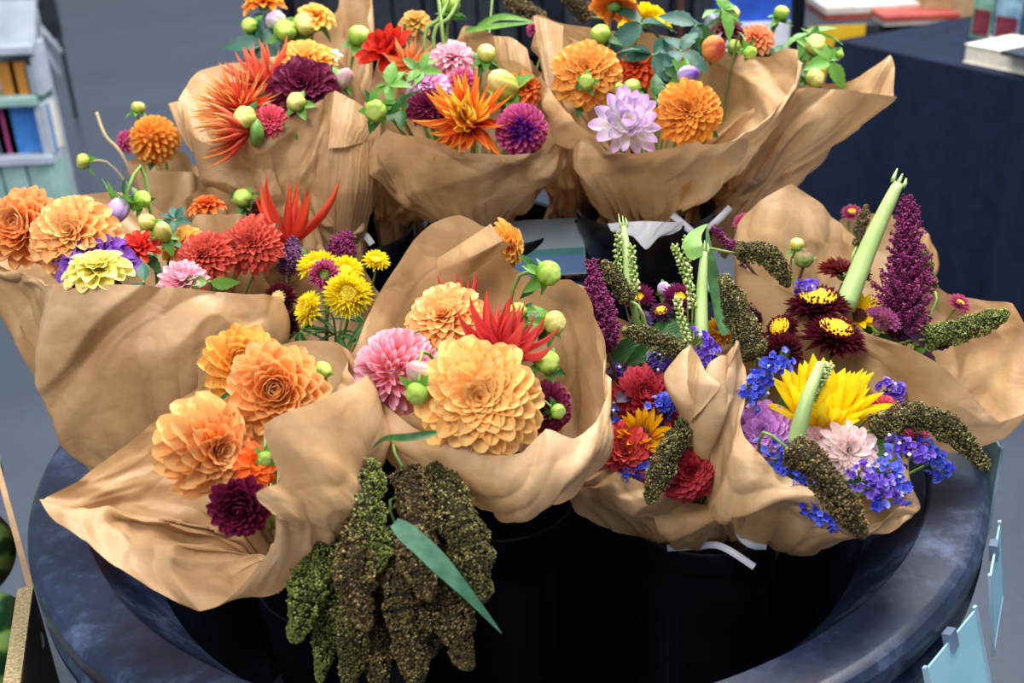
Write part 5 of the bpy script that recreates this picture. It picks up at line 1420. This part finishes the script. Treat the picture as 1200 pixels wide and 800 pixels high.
statice('violet statice tuft beside the burgundy shade of the wrap edge', [(722, 436), (728, 446)], 1.40, 11, foot('L'), M_ST_D, 7)
amaranth('magenta amaranth plume leaning out beside the apricot wrap', (694, 308, 1.40), (712, 412, 1.37), 62, foot('L'), 3)
amaranth('thin magenta amaranth tip behind the drooping millet', (836, 268, 1.56), (866, 296, 1.54), 14, foot('N'), 4)
amaranth('dark plum amaranth hanging beside the pale paper corner', (868, 312, 1.55), (886, 378, 1.50), 34, foot('N'), 5, grain_mat('1c0616', '3c0c2c', '601c44', '7c3860', rough=.7))
millet('millet head reclining across the statice bouquet', [(806, 416, 1.36), (770, 398, 1.35), (728, 387, 1.36)], 13, foot('L'), M_MILLET, 3)
millet('short millet head upright behind the amaranth plume', [(738, 352, 1.44), (722, 328, 1.45), (706, 306, 1.46)], 12, foot('L'), M_MILLET, 4)
millet('thick upright millet head beside the tall cut stalk', [(886, 418, 1.36), (866, 375, 1.38), (848, 322, 1.40)], 19, foot('L'), M_MILLET, 5)
millet('millet head hanging over the front paper between coral dahlias', [(808, 498, 1.29), (782, 536, 1.27), (760, 590, 1.26)], 17, foot('L'), M_MILLET, 6)
def stalk(label, pts, wpx, base, tip=True, seed=0):
    W = catmull([P(*q) for q in pts], 14); z = pts[0][2]; r = wpx / 2 * z / F_PX
    o, inv = root('cut_stalk', label, 'stalk', W[-1], None, 'cut green stalks')
    prof = r * (1 - .50 * np.linspace(0, 1, 14) ** 1.6)
    tube('sheath', W[::-1] if False else W, prof, M_STALK, o, inv, 10)
    d = W[-1] - W[-2]; d /= np.linalg.norm(d)
    side = np.cross(d, FWD); side /= np.linalg.norm(side)
    if tip:
        for k in range(3):
            s = (k - 1) * r * .5
            tube('torn_tip', np.array([W[-1] + side * s, W[-1] + side * s * 1.2 + d * .006, W[-1] + side * s * (.9 + .2 * k) + d * (.014 + .003 * k)]), np.array([r * .26, r * .2, r * .06]), M_STALK, o, inv, 6)
    tube('stem', catmull([W[0], W[0] * .5 + np.asarray(base) * .5, np.asarray(base)], 8), r * .6, M_STEM, o, inv)
M_STALK = noise_mat('stalk_green', '8ea85c', 'a8be7c', 24, .45)
stalk('tall pale cut stalk standing among the dark pink strawflowers', [(822, 398, 1.40), (822, 350, 1.42), (825, 296, 1.44)], 17, foot('L'))
stalk('pale cut stalk shorter and further back beside the bucket', [(739, 345, 1.46), (735, 305, 1.48), (731, 266, 1.50)], 14, foot('L'))
stalk('thick pale corn stalk leaning beside the tall amaranth', [(990, 360, 1.48), (1020, 285, 1.50), (1052, 216, 1.52)], 26, foot('N'))
stalk('pale green cut stalk standing before the big sunflower', [(932, 520, 1.24), (945, 470, 1.24), (962, 426, 1.26)], 21, foot('M'), tip=False)
blade('curled green leaf atop the tall cut stalk', [(818, 302, 1.43), (812, 288, 1.43), (816, 274, 1.44), (829, 262, 1.45)], .012, leaf_material('pale_leaf', '7fae52', 'a0c870'), name='stalk_leaf', fold=.2)
blade('long dark green leaf behind the upright millet', [(850, 392, 1.44), (842, 350, 1.46), (832, 300, 1.48), (828, 262, 1.50)], .009, M_LEAF, name='stalk_leaf')
M_SEED = grain_mat('7c9448', '9cb05c', 'bcc880', 'dcdca0', rough=.6)
def seed_spike(label, pts, base, seed, n=46):
    rng = np.random.default_rng(seed)
    W = catmull([P(*q) for q in pts], n)
    o, inv = root('seed_spike', label, 'seed spike', W[0], None, 'green seed spikes')
    T, A, B = path_frames(W)
    th = np.arange(n) * 2.4
    pt = W + .0042 * (np.cos(th)[:, None] * A + np.sin(th)[:, None] * B)
    tm = (_o * np.array([.8, .8, 1.3]), _of)
    obj('seeds', grains_mesh('seeds', pt - W[0], .0028, rng, tmpl=tm), M_SEED, o, kind='stuff')
    tube('stem', np.concatenate([W[::-1][::4], catmull([W[0], np.asarray(base)], 6)[1:]]), .0012, M_STEM, o, inv, 5)
seed_spike('green seed spike at the far side of the shorter cut stalk', [(728, 338, 1.46), (724, 305, 1.47), (725, 274, 1.48)], foot('L'), 1)
seed_spike('green seed spike close by the amber edge of the shorter stalk', [(746, 340, 1.45), (742, 315, 1.46), (740, 288, 1.47)], foot('L'), 2)
seed_spike('drooping green seed spike before the tall cut stalk', [(806, 400, 1.37), (799, 375, 1.37), (793, 350, 1.38)], foot('L'), 3)
seed_spike('green seed spike rising above the tall cut stalk shoulder', [(812, 360, 1.41), (806, 315, 1.43), (804, 278, 1.45)], foot('L'), 4, 60)
seed_spike('green seed spike bending away above the lilac white bud', [(806, 330, 1.43), (798, 308, 1.44), (790, 288, 1.45)], foot('L'), 5)
seed_spike('thick green seed spike behind the stalk of the sunflower', [(952, 470, 1.27), (962, 445, 1.27), (972, 428, 1.28)], foot('M'), 6, 70)
leafy('dark purple leaf between deep blue statice and coral dahlia', P(720, 472, 1.35), cdir(.2, .5, .8), .03, 2, M_PURPLE, foot('L'), 50, lo=0, hi=20)
leafy('large dark purple leaf at the wrap edge beside the low coral dahlia', P(706, 534, 1.33), cdir(-.1, .2, 1), .034, 3, M_PURPLE, foot('L'), 51, lo=-10, hi=15)
leafy('dark green leaves deep among the coral dahlias', P(790, 520, 1.42), cdir(0, .2, 1), .06, 7, M_LEAF, foot('L'), 52)
leafy('dark green leaves under the pink strawflowers', P(770, 400, 1.46), cdir(0, .4, .9), .06, 7, M_LEAF, foot('L'), 53)
# ---- sunflower bouquet
FL('M', 'sunflower', 'sunflower', 'big yellow sunflower behind the pale cut stalk', 960, 500, 92, (.05, .85, .42), 'ray', SUN, n=46, petal='ray', W=.25, dz=.0, leaves=3, e0=74, e1=38, disc=grain_mat('2c1c08', '4c3410', '6c5018'), disc_r=.26, leaf_len=.5)
DA('M', 'orchid purple dahlia at the paper edge below the statice', 893, 506, 34, (-.05, .05, 1), 'decor', PUR, n=84, W=.34, dz=-.03, leaves=1)
DA('M', 'cream dahlia blushed pink before the sunflower', 992, 528, 35, (.05, .1, 1), 'loose', CRM, n=64, W=.34, dz=-.05, leaves=1)
DA('M', 'pale pink dahlia half behind the cream one', 962, 514, 20, (-.2, .3, .9), 'loose', petal_mat('ecc0c4', 'f4d4d8', 'f0c0cc'), n=30, W=.4, dz=-.03, leaves=0, split=False)
DA('M', 'rose red dahlia between sunflower and arching millet', 1036, 482, 22, (.1, .5, .8), 'decor', COR, n=60, W=.26, dz=.0, leaves=0, split=False)
DA('M', 'dark rose dahlia under the arching millet head', 1072, 516, 19, (.2, .3, .9), 'decor', petal_mat('701c38', 'a03458', 'b84c70'), n=60, W=.26, dz=.01, leaves=0, split=False)
SF('M', 'burgundy strawflower with yellow dome, topmost of four', 958, 362, 41, (-.05, .88, .45), 'straw', STB, n=150, petal='bract', W=.17, split=False, disc=SEYE, disc_r=.50, disc_h=.14, dz=.06, leaves=0, e0=82, e1=-22, disc_z=.34)
SF('M', 'burgundy strawflower with yellow dome, beside the lilac bud stem', 976, 398, 42, (.12, .85, .5), 'straw', STB, n=150, petal='bract', W=.17, split=False, disc=SEYE, disc_r=.46, disc_h=.14, dz=.04, leaves=0, e0=82, e1=-22, disc_z=.34)
SF('M', 'small burgundy strawflower with yellow dome tipped sideways', 917, 387, 23, (-.55, .5, .7), 'straw', STB, n=110, petal='bract', W=.2, split=False, disc=SEYE, disc_r=.5, disc_h=.14, dz=.05, leaves=0, e0=82, e1=-20, disc_z=.34)
SF('M', 'ring-shaped burgundy strawflower lowest above the statice', 918, 414, 29, (.35, -.15, .9), 'straw', STB, n=170, petal='bract', W=.15, split=False, dz=.04, leaves=0, e0=30, e1=-30)
statice('tall blue statice sprig beside the ring-shaped strawflower', [(872, 472), (890, 448), (912, 424)], 1.28, 19, foot('M'), M_ST_B, 8, white=3)
statice('blue statice sprig along the paper edge under the purple dahlia', [(902, 524), (918, 552), (940, 575)], 1.24, 20, foot('M'), M_ST_B, 9, white=1)
statice('blue statice sprig hanging at the lowest paper edge', [(945, 590), (962, 604), (975, 610)], 1.22, 13, foot('M'), M_ST_B, 10)
statice('violet statice sprig below the cream dahlia', [(1008, 556), (1025, 568), (1036, 580)], 1.22, 19, foot('M'), M_ST_V, 11, white=1)
statice('blue statice sprig dotted white, against the inner paper of the sunflower wrap', [(1035, 540), (1046, 560), (1052, 575)], 1.235, 19, foot('M'), M_ST_B, 12, white=4)
statice('violet blue statice sprig under the dark rose dahlia', [(1040, 525), (1062, 530), (1078, 540)], 1.26, 18, foot('M'), M_ST_V, 13, white=3)
statice('blue statice sprig reaching furthest over the tub rim', [(1080, 528), (1095, 540), (1103, 550)], 1.28, 15, foot('M'), M_ST_B, 14, white=3)
statice('lilac statice tuft behind the sunflower petals', [(1040, 452), (1050, 462)], 1.38, 12, foot('M'), M_ST_V, 15)
statice('lilac statice tuft behind the topmost burgundy strawflower', [(942, 338), (955, 345)], 1.48, 13, foot('N'), M_ST_V, 16)
statice('single blue statice floret group below the violet sprig', [(1022, 596), (1032, 590)], 1.21, 8, foot('M'), M_ST_B, 17, n=10, white=0)
millet('millet head drooping over the front of the sunflower bouquet', [(926, 528, 1.20), (955, 545, 1.18), (985, 585, 1.17), (1012, 630, 1.17)], 23, foot('M'), M_MILLETB, 7)
millet('long millet head arching out over the tub rim', [(1022, 504, 1.27), (1065, 488, 1.27), (1115, 502, 1.27), (1158, 552, 1.28)], 19, foot('M'), M_MILLET, 8)
leafy('dark green leaves deep behind the purple dahlia', P(915, 520, 1.36), cdir(0, .3, 1), .06, 7, M_LEAF, foot('M'), 54)
leafy('dark green leaves deep below the cream dahlia', P(1000, 555, 1.33), cdir(0, .3, 1), .06, 7, M_LEAF, foot('M'), 55)
leafy('dark green leaves beneath the big sunflower', P(960, 500, 1.37), cdir(0, .3, 1), .06, 7, M_LEAF, foot('M'), 56)
# ---- amaranth bouquet by the navy table
amaranth('tall magenta amaranth plume before the navy table', (1064, 236, 1.52), (1058, 402, 1.46), 98, foot('N'), 6)
SF('N', 'dark red strawflower seen from below on a bare stem', 990, 320, 34, (.1, .85, .25), 'straw', petal_mat('2c0810', '58141c', '883028'), n=120, petal='bract', W=.2, split=False, dz=-.03, leaves=0, e0=40, e1=-15)
BD('N', 'spent green bud on an upright dark stem', 942, 304, 11, (.0, .95, .3), petal_mat('6c8c3c', '8c9c54', '7c4c48', fac=.1), 'round', dz=-.03, stem_mat=M_STEMD, sep_up=True, sepals=7)
BD('N', 'small yellow green bud behind the spent one', 934, 286, 8, (.0, .8, .5), M_BUDY, dz=.0, leaves=0)
DA('N', 'magenta pink half-open dahlia on a thick olive stem', 1033, 378, 21, (.35, .8, .45), 'ball', petal_mat('c8b070', 'b06880', 'a04c88'), n=60, petal='quill', W=.3, dz=-.07, leaves=0, split=False, e1=80)
FL('N', 'sunflower', 'sunflower', 'partly hidden sunflower between corn stalk and amaranth', 1005, 372, 34, (-.1, .6, .7), 'ray', SUN, n=24, petal='ray', W=.3, dz=-.01, leaves=1, disc=grain_mat('40180c', '602810'), disc_r=.3)
millet('millet head pointing out over the pale spread paper', [(1085, 398, 1.46), (1130, 385, 1.46), (1182, 366, 1.47)], 16, foot('N'), M_MILLETG, 9)
millet('millet head drooping over the brown paper corner', [(863, 297, 1.47), (892, 294, 1.46), (912, 310, 1.46), (924, 336, 1.46)], 15, foot('N'), M_MILLET, 10)
millet('small upright millet head against the navy cloth', [(1004, 288, 1.66), (1010, 262, 1.68), (1016, 240, 1.69)], 8, foot('O'), M_MILLETB, 11)
millet('small millet head behind the tall amaranth', [(1090, 336, 1.62), (1086, 316, 1.64), (1082, 288, 1.65)], 9, foot('N'), M_MILLETB, 12)
leafy('green leaf at the base of the tall amaranth', P(1072, 385, 1.50), cdir(.3, .3, .9), .055, 2, M_LEAF2, foot('N'), 57, lo=5, hi=20)
leafy('purple veined leaves at the foot of the amaranth plume', P(1085, 408, 1.46), cdir(.2, .1, 1), .045, 3, M_PURPLE, foot('N'), 58, lo=-10, hi=20)
SF('N', 'pink strawflower at the far edge of the spread paper', 1124, 356, 15, (.2, .6, .7), 'straw', MGR, n=80, petal='bract', W=.24, split=False, disc=SEYE, disc_r=.3, dz=.04, leaves=0)
SF('N', 'pink strawflower with golden eye beside the bucket handle', 872, 262, 15, (-.2, .3, .9), 'straw', MGR, n=80, petal='bract', W=.24, split=False, disc=SEYE, disc_r=.5, dz=.03, leaves=0)
SF('O', 'pink strawflower with golden eye behind the corn stalk', 998, 250, 14, (-.1, .7, .7), 'straw', MGR, n=80, petal='bract', W=.24, split=False, disc=SEYE, disc_r=.4, dz=.0, leaves=0)
leafy('dark green leaves inside the pale spread paper', P(1010, 420, 1.50), cdir(0, .4, 1), .06, 7, M_LEAF, foot('N'), 59)

# ---- the bunch of millet hanging over the tub edge
BT = np.array(foot('J'))
for k, (pts, r, mt, lb) in enumerate((
        ([(432, 548, 1.17), (428, 590, 1.135), (440, 650, 1.12), (452, 662, 1.12)], 24, M_MILLETG, 'short green millet head on top of the hanging bunch'),
        ([(405, 590, 1.18), (375, 650, 1.14), (358, 700, 1.12), (345, 752, 1.125)], 25, M_MILLETG, 'outermost hanging millet head on the watermelon side'),
        ([(420, 600, 1.18), (402, 670, 1.15), (385, 730, 1.15), (374, 798, 1.17)], 20, M_MILLETG, 'hanging millet head second from the watermelon side, tip low'),
        ([(425, 590, 1.16), (420, 640, 1.12), (415, 690, 1.105), (432, 738, 1.10)], 27, M_MILLETB, 'stout brown hanging millet head below the short green one'),
        ([(430, 640, 1.17), (415, 700, 1.14), (412, 750, 1.135), (410, 806, 1.14)], 24, M_MILLET, 'long hanging millet head reaching the bottom beside the stout brown one'),
        ([(450, 640, 1.18), (440, 710, 1.16), (440, 760, 1.15), (445, 806, 1.15)], 22, M_MILLETB, 'dark hanging millet head deep in the middle of the bunch'),
        ([(465, 620, 1.16), (470, 690, 1.12), (480, 745, 1.12), (488, 808, 1.13)], 27, M_MILLETB, 'brown hanging millet head in the middle reaching the bottom'),
        ([(475, 552, 1.17), (488, 600, 1.13), (490, 650, 1.11), (505, 704, 1.105)], 26, M_MILLETB, 'brown hanging millet head just under the pointed leaf'),
        ([(500, 640, 1.17), (520, 690, 1.14), (535, 740, 1.135), (550, 784, 1.14)], 25, M_MILLETB, 'tapering hanging millet head with the lowest tip on the bucket side'),
        ([(508, 548, 1.18), (535, 600, 1.14), (552, 650, 1.13), (568, 704, 1.13)], 29, M_MILLET, 'broad outermost hanging millet head on the bucket side'),
        ([(495, 640, 1.19), (500, 700, 1.165), (502, 750, 1.16), (505, 770, 1.16)], 20, M_MILLET, 'hanging millet head in the shade behind the pointed leaf'))):
    millet(lb, pts, r, BT, mt, 40 + k, 'hanging millet bunch')
blade('pointed bluish green leaf lying across the hanging millet', [(462, 612, 1.09), (500, 645, 1.08), (545, 692, 1.075), (588, 742, 1.085)], .0095, leaf_material('millet_leaf', '37694c', '588a6c'), name='millet_leaf', fold=.15)

# ---- white ties and paper cuffs at the buckets
M_TIE = noise_mat('white_tie', 'c8ccd4', 'e8eaf0', 20, .45)
def strap(label, pts, w, name='plastic_strap'):
    W = catmull([P(*q) for q in pts], 24); T = np.gradient(W, axis=0); T /= np.linalg.norm(T, axis=1)[:, None]
    sd = np.cross(T, -FWD); sd /= np.linalg.norm(sd, axis=1)[:, None]; nn = np.cross(sd, T) * .0006
    V = np.stack([W - sd * w - nn, W + sd * w - nn, W + sd * w + nn, W - sd * w + nn], 1) - W[0]
    obj(name, mesh(name, V.reshape(-1, 3), grid_faces(4, 24, True), smooth=False), M_TIE, m4=m4(None, W[0]), label=label, cat='strap')
strap('white plastic strap end sticking out over the front bucket edge', [(782, 642, 1.42), (815, 640, 1.40), (845, 640, 1.385), (884, 664, 1.375)], .0042)
strap('curved white strap round the sunflower bouquet stems', [(860, 612, 1.36), (868, 628, 1.345), (880, 638, 1.34), (898, 640, 1.35)], .004)
strap('white strap crossing the rear bucket beside the leaning wrap', [(788, 252, 1.70), (800, 262, 1.69), (815, 275, 1.69)], .005)
strap('white strap rising to the leaning wrap over the rear bucket', [(830, 268, 1.70), (843, 256, 1.69), (856, 243, 1.70)], .005)
strap('white strap loop at the foot of the flame bouquet wrap', [(422, 282, 1.74), (428, 276, 1.73), (436, 286, 1.735)], .005)
M_CUFF = noise_mat('white_paper', 'c4c6cc', 'dcdee2', 20, .6)
co, _ = root('paper_cuff', 'white inner paper cuff lapping over the bucket rim under the white lilac bouquet', 'paper cuff', P(757, 256, 1.66))
paper_sheet([[(712, 262, .0), (735, 260, -.012), (757, 259, -.016), (780, 260, -.012), (802, 260, .0)], [(716, 270, .0), (738, 273, -.012), (757, 277, -.016), (776, 273, -.012), (798, 268, .0)],
             [(724, 274, .0), (742, 277, -.012), (757, 292, -.015), (772, 278, -.012), (790, 273, .0)]], 1.662, co, P(757, 256, 1.66), np.random.default_rng(3), .0008, 'sheet', M_CUFF)
